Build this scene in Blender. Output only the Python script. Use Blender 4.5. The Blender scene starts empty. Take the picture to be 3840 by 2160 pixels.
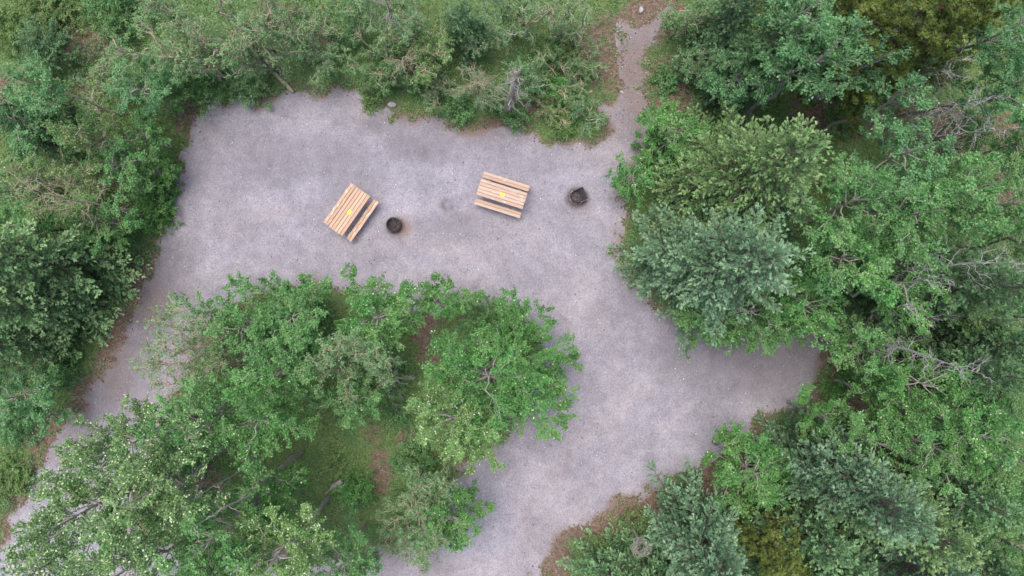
import bpy, math, random
import numpy as np
from mathutils import Vector

# ------------------------------------------------------------------ camera, world, sun, exposure
scene = bpy.context.scene
H = 27.0                      # camera height (m)
S = 0.0101                    # metres per photo pixel on the ground
cam_d = bpy.data.cameras.new("camera"); cam = bpy.data.objects.new("camera", cam_d)
scene.collection.objects.link(cam); scene.camera = cam
cam.location = (0, 0, H); cam.rotation_euler = (0, 0, 0)
cam_d.sensor_width = 36; cam_d.lens = 36 * H / (3840 * S)
cam_d.clip_start = 0.1; cam_d.clip_end = 3000
SUN_EL, SUN_AZ = math.radians(76), math.radians(-38)     # high, from the upper left of the picture (azimuth from +Y)
world = bpy.data.worlds.new("World"); scene.world = world; world.use_nodes = True
wn = world.node_tree.nodes; wl = world.node_tree.links
sky = wn.new('ShaderNodeTexSky'); sky.sky_type = 'NISHITA'; sky.sun_disc = False
sky.sun_elevation = SUN_EL; sky.sun_rotation = SUN_AZ
sky.air_density = 1.0; sky.dust_density = 6.0; sky.ozone_density = 1.0
bg = wn['Background']; bg.inputs['Strength'].default_value = 0.15
wl.new(sky.outputs[0], bg.inputs['Color'])
sd_ = bpy.data.lights.new("sun", 'SUN'); sun = bpy.data.objects.new("sun", sd_)
scene.collection.objects.link(sun)
sd_.energy = 0.9; sd_.angle = math.radians(40); sd_.color = (1.0, 0.96, 0.90)
sdir = Vector((math.sin(SUN_AZ) * math.cos(SUN_EL), math.cos(SUN_AZ) * math.cos(SUN_EL), math.sin(SUN_EL)))
sun.rotation_euler = sdir.to_track_quat('Z', 'Y').to_euler(); sun.location = (0, 0, 60)
scene.view_settings.view_transform = 'Standard'; scene.view_settings.look = 'None'
scene.view_settings.exposure = 0.78; scene.view_settings.gamma = 1.0

COL = scene.collection
def P(px, py, h=0.0):
    k = S * (H - h) / H
    return np.array([(px - 1920) * k, (1080 - py) * k, h])

# ------------------------------------------------------------------ noise helpers
class Noise:
    def __init__(s, cell, seed, x0=-60, y0=-60, size=120):
        r = np.random.default_rng(seed); n = int(size / cell) + 3
        s.g = r.random((n, n)); s.c = cell; s.x0 = x0; s.y0 = y0; s.n = n
    def __call__(s, x, y):
        u = np.clip((np.asarray(x) - s.x0) / s.c, 0, s.n - 2.001); v = np.clip((np.asarray(y) - s.y0) / s.c, 0, s.n - 2.001)
        i = u.astype(int); j = v.astype(int); fu = u - i; fv = v - j
        fu = fu * fu * (3 - 2 * fu); fv = fv * fv * (3 - 2 * fv); g = s.g
        return (g[i, j] * (1 - fu) + g[i + 1, j] * fu) * (1 - fv) + (g[i, j + 1] * (1 - fu) + g[i + 1, j + 1] * fu) * fv
nA, nB, nC, nD = Noise(3.1, 1), Noise(1.1, 2), Noise(0.42, 3), Noise(0.16, 4)
def fbm(x, y): return nA(x, y) * .4 + nB(x, y) * .3 + nC(x, y) * .2 + nD(x, y) * .1
def sstep(a, b, x):
    t = np.clip((x - a) / (b - a), 0, 1); return t * t * (3 - 2 * t)

# ------------------------------------------------------------------ materials
def lin(c):
    return tuple(((v / 255) / 12.92 if v / 255 <= .04045 else ((v / 255 + .055) / 1.055) ** 2.4) for v in c) + (1,)
class Nt:
    def __init__(s, name):
        s.m = bpy.data.materials.new(name); s.m.use_nodes = True
        s.t = s.m.node_tree; s.t.nodes.clear(); s.out = s.t.nodes.new('ShaderNodeOutputMaterial')
    def n(s, kind, **kw):
        o = s.t.nodes.new('ShaderNode' + kind)
        for k, v in kw.items():
            if k in o.inputs: o.inputs[k].default_value = v
            else: setattr(o, k, v)
        return o
    def l(s, a, b): s.t.links.new(a, b)
    def ramp(s, src, stops):
        r = s.n('ValToRGB'); e = r.color_ramp.elements
        while len(e) < len(stops): e.new(.5)
        for q, (p, c) in zip(e, stops):
            q.position = p; q.color = c if len(c) == 4 else tuple(c) + (1,)
        s.l(src, r.inputs[0]); return r.outputs[0]
    def noise(s, scale, detail=4, rough=.55, vec=None):
        o = s.n('TexNoise'); o.inputs['Scale'].default_value = scale; o.inputs['Detail'].default_value = detail
        o.inputs['Roughness'].default_value = rough
        if vec is not None: s.l(vec, o.inputs['Vector'])
        return o.outputs['Fac']
    def mix(s, fac, a, b, blend='MIX'):
        o = s.n('Mix'); o.data_type = 'RGBA'; o.blend_type = blend
        for v, i in ((fac, 0), (a, 6), (b, 7)):
            if hasattr(v, 'links'): s.l(v, o.inputs[i])
            else: o.inputs[i].default_value = v
        return o.outputs[2]
    def math(s, op, a, b=0.0, c=0.0):
        o = s.n('Math'); o.operation = op
        for i, v in enumerate((a, b, c)):
            if hasattr(v, 'links'): s.l(v, o.inputs[i])
            else: o.inputs[i].default_value = v
        return o.outputs[0]
    def attr(s, name):
        o = s.n('Attribute'); o.attribute_name = name; return o.outputs['Fac']
    def done(s, col, rough=.8, bump=None, bs=.4, bd=.02, spec=.3, metal=0):
        b = s.n('BsdfPrincipled'); b.inputs['Roughness'].default_value = rough
        b.inputs['Specular IOR Level'].default_value = spec; b.inputs['Metallic'].default_value = metal
        if hasattr(col, 'links'): s.l(col, b.inputs['Base Color'])
        else: b.inputs['Base Color'].default_value = col
        if bump is not None:
            u = s.n('Bump'); u.inputs['Strength'].default_value = bs; u.inputs['Distance'].default_value = bd
            s.l(bump, u.inputs['Height']); s.l(u.outputs[0], b.inputs['Normal'])
        s.l(b.outputs[0], s.out.inputs[0]); return s.m
    def pos(s): return s.n('NewGeometry').outputs['Position']

def leaf_mat(name, dark, mid, light, pale=None, trans=.38, spec=.2):
    t = Nt(name); a = t.attr('tint')
    stops = [(0.0, dark), (.45, mid), (.9, light)]
    if pale: stops.append((.97, pale))
    c = t.ramp(a, stops)
    n = t.noise(.9, 3, .6, t.pos())
    hsv = t.n('HueSaturation'); t.l(c, hsv.inputs['Color'])
    t.l(t.math('MULTIPLY_ADD', n, .07, .465), hsv.inputs['Hue'])
    t.l(t.math('MULTIPLY_ADD', n, .7, .65), hsv.inputs['Value'])
    d = t.n('BsdfDiffuse'); tr = t.n('BsdfTranslucent'); g = t.n('BsdfGlossy'); g.inputs['Roughness'].default_value = .5
    t.l(hsv.outputs[0], d.inputs[0]); t.l(t.mix(1.0, hsv.outputs[0], (1.0, 1.25, .55, 1), 'MULTIPLY'), tr.inputs[0])
    m1 = t.n('MixShader'); m1.inputs[0].default_value = trans; t.l(d.outputs[0], m1.inputs[1]); t.l(tr.outputs[0], m1.inputs[2])
    m2 = t.n('MixShader'); m2.inputs[0].default_value = spec * .12; t.l(m1.outputs[0], m2.inputs[1]); t.l(g.outputs[0], m2.inputs[2])
    t.l(m2.outputs[0], t.out.inputs[0]); return t.m
LM = {
 'bright': leaf_mat('poplar leaves bright', (.040,.125,.035), (.115,.295,.085), (.24,.45,.155), (.56,.66,.42)),
 'mid':    leaf_mat('poplar leaves', (.050,.138,.052), (.135,.310,.110), (.27,.47,.19), (.42,.56,.32)),
 'cool':   leaf_mat('poplar leaves cool', (.050,.135,.062), (.135,.310,.135), (.27,.47,.23), (.42,.56,.38)),
 'yellow': leaf_mat('poplar leaves yellowish', (.070,.150,.045), (.180,.325,.110), (.31,.47,.19), (.60,.68,.46)),
 'pale':   leaf_mat('cottonwood leaves pale', (.060,.130,.050), (.150,.290,.108), (.27,.43,.18), (.66,.74,.50)),
 'willow': leaf_mat('willow leaves', (.080,.165,.080), (.185,.33,.155), (.31,.45,.24), (.42,.54,.33)),
 'willowg':leaf_mat('willow leaves deep', (.055,.145,.060), (.135,.285,.112), (.25,.41,.18), (.34,.48,.26)),
 'grass':  leaf_mat('low plants', (.080,.150,.050), (.185,.300,.110), (.32,.44,.18), (.42,.42,.24)),
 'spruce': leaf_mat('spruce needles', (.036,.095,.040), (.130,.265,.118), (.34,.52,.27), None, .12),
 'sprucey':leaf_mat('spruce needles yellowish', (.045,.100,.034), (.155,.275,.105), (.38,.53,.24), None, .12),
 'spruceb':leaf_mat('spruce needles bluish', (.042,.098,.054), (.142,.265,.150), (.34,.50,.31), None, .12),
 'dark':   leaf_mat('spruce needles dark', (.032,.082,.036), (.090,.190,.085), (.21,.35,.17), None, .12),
 'spruce_lit': leaf_mat('spruce needles lightened against shade', (.055,.125,.052), (.200,.365,.155), (.46,.64,.32), None, .12),  # spruce needle colours brightened to offset shade on the left trees
 'pine':   leaf_mat('pine needles', (.045,.070,.016), (.130,.185,.045), (.27,.33,.10), None, .12),
 'red':    leaf_mat('dead red needles', (.20,.03,.012), (.42,.07,.03), (.55,.12,.05), None, .05),
}
def bark_mat(name, a, b, sc=14):
    t = Nt(name); n = t.noise(sc, 5, .65, t.pos()); n2 = t.noise(sc * .15, 2, .5, t.pos())
    c = t.ramp(t.math('ADD', t.math('MULTIPLY', n, .7), t.math('MULTIPLY', n2, .3)), [(.3, a), (.7, b)])
    return t.done(c, .85, n, .5, .01)
BM = {
 'grey': bark_mat('grey bark', (.15,.14,.125), (.40,.375,.345)),
 'tan': bark_mat('tan bark', (.20,.165,.115), (.50,.44,.33)),
 'green': bark_mat('greenish bark', (.17,.19,.13), (.40,.43,.31)),
 'brown': bark_mat('brown bark', (.06,.045,.038), (.17,.14,.12)),
 'dead': bark_mat('weathered dead wood', (.17,.16,.16), (.44,.425,.43)),
 'rock': bark_mat('rock', (.22,.21,.22), (.48,.46,.47), 9),
 'darkrock': bark_mat('dark rock', (.065,.060,.070), (.15,.14,.16), 9),
}

# ------------------------------------------------------------------ mesh helpers
def tag(o, label=None, cat=None, group=None, kind=None):
    if label: o['label'] = label
    if cat: o['category'] = cat
    if group: o['group'] = group
    if kind: o['kind'] = kind
    return o
def raw_mesh(name, verts, faces4=None, tris=None, attrs=None, pattrs=None, smooth=False):
    me = bpy.data.meshes.new(name); verts = np.asarray(verts, np.float32).reshape(-1, 3)
    me.vertices.add(len(verts)); me.vertices.foreach_set('co', verts.ravel())
    parts = []
    if faces4 is not None and len(faces4): parts.append(np.asarray(faces4, np.int32).reshape(-1, 4))
    if tris is not None and len(tris): parts.append(np.asarray(tris, np.int32).reshape(-1, 3))
    tot = sum(p.size for p in parts); nf = sum(len(p) for p in parts)
    me.loops.add(tot); me.loops.foreach_set('vertex_index', np.concatenate([p.ravel() for p in parts]))
    st = []; s = 0
    for p in parts:
        st.append(s + np.arange(len(p)) * p.shape[1]); s += p.size
    me.polygons.add(nf); me.polygons.foreach_set('loop_start', np.concatenate(st).astype(np.int32))
    if smooth: me.polygons.foreach_set('use_smooth', np.ones(nf, bool))
    for k, v in (attrs or {}).items():
        a = me.attributes.new(k, 'FLOAT', 'POINT'); a.data.foreach_set('value', np.asarray(v, np.float32).ravel())
    for k, v in (pattrs or {}).items():
        a = me.attributes.new(k, 'FLOAT', 'FACE'); a.data.foreach_set('value', np.asarray(v, np.float32).ravel())
    me.update(calc_edges=True); return me
def link(name, me, mat, parent=None):
    o = bpy.data.objects.new(name, me); COL.objects.link(o)
    if mat is not None: me.materials.append(mat)
    if parent is not None: o.parent = parent
    return o
def empty(name, loc, rz=0):
    o = bpy.data.objects.new(name, None); COL.objects.link(o); o.location = loc; o.rotation_euler = (0, 0, rz)
    o.empty_display_size = .2; return o

class Tubes:
    def __init__(s): s.v = []; s.f = []; s.n = 0
    def add(s, pts, radii, sides=5, closed=True):
        pts = np.asarray(pts, float); m = len(pts)
        radii = np.broadcast_to(np.asarray(radii, float), (m,))
        tan = np.gradient(pts, axis=0); tan /= np.linalg.norm(tan, axis=1)[:, None] + 1e-9
        ref = np.where(np.abs(tan[:, 2:3]) > .9, [[1., 0, 0]], [[0, 0, 1.]])
        a = np.cross(tan, ref); a /= np.linalg.norm(a, axis=1)[:, None] + 1e-9; b = np.cross(tan, a)
        th = np.arange(sides) * 2 * math.pi / sides
        ring = pts[:, None] + radii[:, None, None] * (np.cos(th)[None, :, None] * a[:, None] + np.sin(th)[None, :, None] * b[:, None])
        s.v.append(ring.reshape(-1, 3)); i = np.arange(m - 1)[:, None] * sides; j = np.arange(sides)[None]; j2 = (j + 1) % sides
        q = np.stack([i + j, i + j2, i + j2 + sides, i + j + sides], -1).reshape(-1, 4) + s.n
        s.f.append(q); s.n += m * sides
    def mesh(s, name, off=(0, 0, 0)):
        return raw_mesh(name, np.concatenate(s.v) - np.asarray(off), np.concatenate(s.f), smooth=True)

class Leaves:
    """many small kite-shaped leaves or needles in one mesh"""
    def __init__(s): s.c = []; s.a = []; s.n = []; s.L = []; s.W = []; s.t = []
    def add(s, c, a, n, L, W, t):
        m = len(c); s.c.append(c); s.a.append(a); s.n.append(n)
        s.L.append(np.broadcast_to(L, (m,))); s.W.append(np.broadcast_to(W, (m,))); s.t.append(np.broadcast_to(t, (m,)))
    def count(s): return sum(len(c) for c in s.c)
    def mesh(s, name, off=(0, 0, 0), zmin=None):
        c = np.concatenate(s.c) - np.asarray(off); a = np.concatenate(s.a); n = np.concatenate(s.n)
        L = np.concatenate(s.L)[:, None]; W = np.concatenate(s.W)[:, None]; t = np.concatenate(s.t)
        if zmin is not None: c[:, 2] = np.maximum(c[:, 2], zmin)
        a = a / (np.linalg.norm(a, axis=1)[:, None] + 1e-9)
        b = np.cross(n, a); b /= np.linalg.norm(b, axis=1)[:, None] + 1e-9
        nn = np.cross(a, b)
        v = np.stack([c - a * L * .5, c - a * L * .08 + b * W * .5 + nn * W * .12, c + a * L * .5, c - a * L * .08 - b * W * .5 + nn * W * .12], 1)
        f = np.arange(len(c) * 4).reshape(-1, 4)
        return raw_mesh(name, v.reshape(-1, 3), f, pattrs={'tint': np.clip(t, 0, 1)})

def curve(p0, p1, sag, k, rng, wob=.06):
    p0 = np.asarray(p0, float); p1 = np.asarray(p1, float); t = np.linspace(0, 1, k)[:, None]
    L = np.linalg.norm(p1 - p0); p = p0 + (p1 - p0) * t
    p[:, 2:3] += sag * L * 4 * t * (1 - t) * .5
    w = rng.normal(0, wob * L, (k, 3)); w[0] = 0; w[-1] = 0; p += w * np.sin(t * math.pi)
    return p
def along(p, t):
    k = len(p) - 1; u = np.clip(t * k, 0, k - 1e-6); i = u.astype(int); f = (u - i)[:, None]
    return p[i] * (1 - f) + p[i + 1] * f, p[i + 1] - p[i]
def unit(v): return v / (np.linalg.norm(v, axis=-1, keepdims=True) + 1e-9)

def leafy_bough(tb, lv, p0, p1, rng, nleaf, lsize, r0=.03, sag=.10, width=.34, thick=.35, ntw=None, tube=True, shape=.55, tbias=0.0, start=.22, wob=.05, hang=0.0):
    pts = curve(p0, p1, sag, 7, rng, wob); L = np.linalg.norm(np.asarray(p1) - np.asarray(p0))
    if tube: tb.add(pts, np.linspace(r0, max(.006, r0 * .18), 7), 5)
    ntw = ntw or max(5, int(L * 9))
    tt = rng.uniform(start, 1.0, ntw); tt[0] = 1.0; q, tg = along(pts, tt * .999); tg = unit(tg)
    side = unit(np.cross(tg, [[0, 0, 1.]])); sgn = rng.choice([-1, 1], ntw)[:, None]
    ang = rng.uniform(.35, 1.15, ntw)[:, None]
    d = unit(tg * np.cos(ang) + side * sgn * np.sin(ang) + np.stack([np.zeros(ntw), np.zeros(ntw), rng.normal(0.05, thick, ntw)], 1))
    prof = np.sin(np.clip((tt - start * .4), 0, 1) ** .8 * math.pi) ** .7 * .85 + .22
    tl = L * width * prof * rng.uniform(.6, 1.25, ntw); tl = np.clip(tl, .12, 1.1); tl[0] = .16
    e = q + d * tl[:, None]
    if tube:
        for i in range(0, ntw, 3):
            tb.add(np.stack([q[i], (q[i] + e[i]) * .5 + rng.normal(0, .02, 3), e[i]]), [.010, .007, .003], 3)
    w = tl / tl.sum(); idx = rng.choice(ntw, nleaf, p=w)
    u = rng.random(nleaf) ** .75
    c = q[idx] + (e[idx] - q[idx]) * u[:, None] + rng.normal(0, 1, (nleaf, 3)) * np.array([.05, .05, .045]) * (lsize / .08)
    c[:, 2] -= hang
    a = unit(d[idx] + rng.normal(0, .8, (nleaf, 3)) * [1, 1, .5])
    n = unit(np.array([0, 0, 1.]) + rng.normal(0, .48, (nleaf, 3)))
    twt = rng.normal(0, .10, ntw)
    t = .46 + twt[idx] + rng.normal(0, .13, nleaf) + tbias
    t = np.clip(t, 0, .93)
    return_idx = rng.random(nleaf)
    return lv.add(c, a, n, lsize * rng.uniform(.75, 1.25, nleaf), lsize * .72 * rng.uniform(.8, 1.2, nleaf), np.where(return_idx < FLECK[0], 1.0, t))
FLECK = [.012]

_idx = [0]
def seed():
    _idx[0] += 1; return np.random.default_rng(1000 + _idx[0])

def finish_tree(name, base, tb, lv, tone, bark, label, cat, group, crown='crown', zmin=.02):
    root = empty(name, (base[0], base[1], 0)); off = (base[0], base[1], 0)
    tag(root, label, cat, group)
    if tb.v: link('trunk', tb.mesh('trunk', off), BM[bark], root)
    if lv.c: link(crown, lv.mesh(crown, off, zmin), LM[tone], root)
    return root

# broadleaf tree: crown centre given where it is seen in the photo, standing on a vertical trunk
def poplar(cx, cy, h, Rpx, tone, label, tips=(), dens=1.0, leaf=.072, bark='grey', lean=(0, 0), flat=.36, fleck=.012, group='poplar trees around the gravel clearing', nb=None, name='poplar_tree', zc=.64, stems=1, ex=1.0):
    rng = seed(); FLECK[0] = fleck
    zcen = zc * h; C = P(cx, cy, zcen); R = Rpx * S * (H - zcen) / H
    base = np.array([C[0] - lean[0], C[1] - lean[1], 0.]); tb, lv = Tubes(), Leaves()
    top = np.array([C[0], C[1], h * .93]); tr = curve(base, top, 0, 8, rng, .02)
    r0 = .028 + .0075 * h
    tb.add(tr, np.linspace(r0, .015, 8), 8)
    nb = nb or int(10 + R * 7)
    total = dens * 1.0 * math.pi * R * R * 2.7 / (leaf * leaf * .36)
    total = min(total, 34000); lens = []; ends = []
    for i in range(nb):
        az = i * 2.39996 + rng.normal(0, .25); el = rng.uniform(-.35, 1.0); rr = rng.uniform(.62, 1.16)
        e = C + np.array([math.cos(az) * math.cos(el) * R * rr * ex, math.sin(az) * math.cos(el) * R * rr / ex, math.sin(el) * flat * h * rr])
        e[2] = min(e[2], h * 1.03); ends.append(e)
    nfree = len(ends)
    for t in tips:
        e = P(t[0], t[1], t[2] if len(t) > 2 else zcen * .8); ends.append(e)
    for ei, e in enumerate(ends):
        zs = np.clip((e[2] - .32 * np.linalg.norm(e[:2] - C[:2])) / h, .15, .85) * .999
        s = along(tr, np.array([zs]))[0][0]; lens.append((s, e, np.linalg.norm(e - s), ei >= nfree))
    tot = sum(l[2] ** 1.4 for l in lens if not l[3]) + 1e-6
    for s, e, L, tip in lens:
        nl = int(total * L ** 1.4 / tot * (1.15 if tip else 1)); nl = min(nl, 3400)
        leafy_bough(tb, lv, s, e, rng, max(60, nl), leaf, r0=.010 + .012 * L, sag=rng.uniform(0, .22), width=.25 if tip else .34, thick=.28, tbias=rng.normal(0, .07))
    return finish_tree(name, base, tb, lv, tone, bark, label, 'tree', group)

# multi-stemmed willow or alder with twisting pale branches
def willow(cx, cy, h, Rpx, tone, label, tips=(), dens=1.0, leaf=.06, bark='tan', group='willows along the edge of the clearing', name='willow_tree', base=None, nst=6, cat='tree', thickb=1.0, fleck=.02):
    rng = seed(); FLECK[0] = fleck
    zcen = .62 * h; C = P(cx, cy, zcen); R = Rpx * S * (H - zcen) / H
    B = P(*base) if base else np.array([C[0], C[1], 0.]); tb, lv = Tubes(), Leaves()
    total = min(24000, dens * math.pi * R * R * 2.0 / (leaf * leaf * .36)); segs = []
    ends = [C + np.array([math.cos(a) * R * r, math.sin(a) * R * r, h * z]) for a, r, z in
            [(i * 2.39996 + rng.normal(0, .3), rng.uniform(.35, .95), rng.uniform(-.05, .38)) for i in range(nst)]]
    ends += [P(t[0], t[1], t[2] if len(t) > 2 else zcen * .7) for t in tips]
    for e in ends:
        mid = B + (e - B) * .5; k = 8
        p = curve(B + rng.normal(0, .08, 3) * [1, 1, 0], e, .22, k, rng, .05)
        L = np.linalg.norm(e - B); r = (.020 + .010 * L) * thickb
        tb.add(p, np.linspace(r, .008, k), 6)
        for j in range(int(5 + L * 2.2)):
            t0 = rng.uniform(.35, .97); s, tg = along(p, np.array([t0])); s = s[0]; tg = unit(tg)[0]
            d = unit(tg + rng.normal(0, .75, 3) * [1, 1, .45]); l2 = rng.uniform(.35, .8) * R * .62
            e2 = s + d * l2; e2[2] = np.clip(e2[2], .15, h * 1.02); segs.append((s, e2, l2))
        segs.append((p[-3], e, np.linalg.norm(p[-3] - e)))
    tot = sum(s[2] for s in segs)
    for s, e, L in segs:
        leafy_bough(tb, lv, s, e, rng, max(12, int(total * L / tot)), leaf, r0=.017 * thickb, sag=rng.uniform(-.1, .25), width=.5, wob=.09, tbias=rng.normal(0, .05), ntw=max(5, int(L * 8)), start=.3, hang=.07)
    return finish_tree(name, B, tb, lv, tone, bark, label, cat, group)

def shrub(cx, cy, h, Rpx, tone, label, tips=(), dens=1.0, leaf=.06, bark='brown', group='low bushes on the forest floor', fleck=.01):
    rng = seed(); FLECK[0] = fleck
    B = P(cx, cy, h * .3); B[2] = 0; R = Rpx * S; tb, lv = Tubes(), Leaves()
    n = int(12 + R * 10); total = min(16000, dens * math.pi * R * R * 2.6 / (leaf * leaf * .36)); sg = []
    for i in range(n):
        a = i * 2.39996; r = math.sqrt((i + .5) / n) * rng.uniform(.85, 1.2)
        e = B + np.array([math.cos(a) * R * r, math.sin(a) * R * r, h * (1.02 - .65 * r * r) * rng.uniform(.8, 1.1)]); sg.append(e)
    for t in tips: sg.append(P(t[0], t[1], h * .5))
    for e in sg:
        leafy_bough(tb, lv, B + rng.normal(0, .05, 3) * [1, 1, 0], e, rng, int(total / len(sg)), leaf, r0=.012, sag=.15, width=.42, thick=.5, tbias=rng.normal(0, .05), start=.35)
    return finish_tree('leafy_bush', B, tb, lv, tone, bark, label, 'bush', group, 'foliage')

# conifer with drooping tiers of needle sprays
def spruce(bx, by, h, R, tone, label, step=.27, dens=1.0, bark='brown', group='spruce trees around the clearing', lean=(0, 0), name='spruce_tree', z0=.25):
    rng = seed(); B = P(bx, by, 0); tb, lv = Tubes(), Leaves()
    top = B + np.array([lean[0], lean[1], h]); tr = curve(B, top, 0, 8, rng, .006)
    tb.add(tr, np.linspace(.03 + .012 * h, .01, 8), 8)
    z = z0; lobes = Noise(1.0, 500 + _idx[0], -2, -2, 14)
    while z < h - .1:
        f = z / h; Lr = R * (1 - f) ** .75 + .08; nb = max(4, int(3 + 2.6 * min(1, Lr) + .8 * Lr))
        ph = rng.uniform(0, 6.28)
        for i in range(nb):
            az = ph + i * 6.283 / nb + rng.normal(0, .2)
            L = Lr * rng.uniform(.55, 1.2) * (.60 + .75 * float(lobes(4 + 1.9 * math.cos(az), z * .8 + 1.3 * math.sin(az))))
            L = max(L, .10)
            s = along(tr, np.array([min(.999, (z + rng.normal(0, .07)) / h)]))[0][0]
            up = .22 + .5 * f + rng.normal(0, .07); d = np.array([math.cos(az), math.sin(az), up]); e = s + d * L
            k = 6; t = np.linspace(0, 1, k)[:, None]; p = s + (e - s) * t; p[:, 2:3] -= (.30 - .12 * f) * L * t ** 1.6 * (1 + .3 * (1 - t))
            if L > .5: tb.add(p, np.linspace(.008 + .012 * L, .004, k), 4)
            nt = max(4, int(L * 17)); tt = rng.uniform(.2, 1, nt); tt[0] = 1; q, tg = along(p, tt * .999); tg = unit(tg)
            side = unit(np.cross(tg, [[0, 0, 1.]])); sgn = rng.choice([-1, 1], nt)[:, None]
            ang = rng.uniform(.60, .85, nt)[:, None]
            dd = unit(tg * np.cos(ang) + side * sgn * np.sin(ang) + np.stack([np.zeros(nt), np.zeros(nt), rng.normal(-.02, .07, nt)], 1))
            tl = np.clip((.25 * L * (1.15 - tt) + .10) * rng.uniform(.7, 1.2, nt), .09, .55); dd[0] = tg[0]; tl[0] = .16
            ncl = np.maximum(2, np.round(tl / .062)).astype(int); ci = np.repeat(np.arange(nt), ncl); nc = len(ci)
            uc = rng.random(nc) ** .8; cc = q[ci] + dd[ci] * (tl[ci] * uc)[:, None] + rng.normal(0, .015, (nc, 3))
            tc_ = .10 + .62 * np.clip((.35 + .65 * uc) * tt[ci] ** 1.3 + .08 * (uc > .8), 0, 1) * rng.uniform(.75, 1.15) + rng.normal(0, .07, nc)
            per = max(3, int(round(4.6 * dens))); idx = np.repeat(np.arange(nc), per); m = len(idx)
            a = unit(dd[ci][idx] + rng.normal(0, .36, (m, 3)) + [0, 0, .08])
            c = cc[idx] + a * .03
            n = unit(np.array([0, 0, 1.]) + rng.normal(0, .35, (m, 3)))
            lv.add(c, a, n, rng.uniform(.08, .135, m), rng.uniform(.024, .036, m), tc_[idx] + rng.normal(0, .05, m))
        z += step * 1.15 * rng.uniform(.75, 1.2) * (1 - .35 * f)
    return finish_tree(name, B, tb, lv, tone, bark, label, 'tree', group)

def pine(bx, by, h, R, label, dens=1.0, group='olive green pines', red=False):
    rng = seed(); B = P(bx, by, 0); tb, lv = Tubes(), Leaves(); rd = Leaves()
    tr = curve(B, B + np.array([0, 0, h]), 0, 8, rng, .01); tb.add(tr, np.linspace(.04 + .012 * h, .015, 8), 8)
    nb = int(h * 9)
    for i in range(nb):
        f = .15 + .83 * (i + .5) / nb; az = i * 2.39996 + rng.normal(0, .2); L = (R * (1 - f) ** .6 + .15) * rng.uniform(.7, 1.15)
        s = along(tr, np.array([f]))[0][0]; e = s + np.array([math.cos(az), math.sin(az), .32]) * L
        p = curve(s, e, -.12, 6, rng, .05); tb.add(p, np.linspace(.01 + .012 * L, .006, 6), 5)
        ntf = int(4 + L * 9 * dens)
        t = rng.uniform(.3, 1, ntf); q, _ = along(p, t * .999); q = q + rng.normal(0, .16 * min(1, L), (ntf, 3)) * [1, 1, .5]; q[0] = e
        m = 34; cc = np.repeat(q, m, 0); dr = rng.normal(0, 1, (ntf * m, 3)); dr[:, 2] = np.abs(dr[:, 2]) * .9 + .1; dr = unit(dr)
        isr = red and i in (int(nb * .80),)
        tgt = rd if isr else lv
        if isr: q = q[:3]; ntf = 3; cc = cc[:3 * m]; dr = dr[:3 * m]
        tgt.add(cc + dr * .07, dr, unit(rng.normal(0, 1, (ntf * m, 3)) + [0, 0, .6]), rng.uniform(.10, .16, ntf * m), rng.uniform(.022, .034, ntf * m), np.repeat(rng.normal(.48, .16, ntf), m) + rng.normal(0, .1, ntf * m))
    root = finish_tree('pine_tree', B, tb, lv, 'pine', 'brown', label, 'tree', group)
    if rd.c:
        link('dead_needles', rd.mesh('dead_needles', (B[0], B[1], 0)), LM['red'], root)
    return root

def bare_tree(b, tip, h, label, nb=26, blen=1.2, bark='dead', thick=1.0, arch=-.15, name='dead_tree', group='dead grey trees standing among the green', cat='dead tree', sub=6, z0=.25, d=.75):
    """b: pixel of the foot, tip: pixel of the top at height h"""
    rng = seed(); B = P(*b); T = P(tip[0], tip[1], h); tb = Tubes(); brs = []
    tr = curve(B, T, .0, 9, rng, .009); tb.add(tr, np.linspace((.028 + .0065 * h) * thick, .009, 9), 8)
    ax = unit(T - B)
    for i in range(nb):
        f = z0 + (1 - z0) * (i + .5) / nb; s = along(tr, np.array([f * .999]))[0][0]; az = rng.uniform(0, 6.283)
        L = blen * (1.15 - f) ** .6 * rng.uniform(.5, 1.1)
        d0 = unit(np.array([math.cos(az), math.sin(az), .25]) + ax * .4 * d)
        br = Tubes(); brs.append(br)
        e = s + d0 * L; p = curve(s, e, arch, 7, rng, .07); br.add(p, np.linspace(.013, .004, 7) * (thick * .6 + .5), 4)
        for j in range(sub):
            q, tg = along(p, np.array([rng.uniform(.25, .95)])); q = q[0]; dd = unit(unit(tg)[0] + rng.normal(0, .7, 3))
            e2 = q + dd * L * rng.uniform(.2, .5); br.add(curve(q, e2, .1, 4, rng, .08), [.006, .005, .004, .003], 3)
    root = empty(name, tuple(B)); tag(root, label, cat, group)
    link('trunk', tb.mesh('trunk', B), BM[bark], root); 
    for br in brs: link('branch', br.mesh('branch', B), BM[bark], root)
    return root

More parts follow.
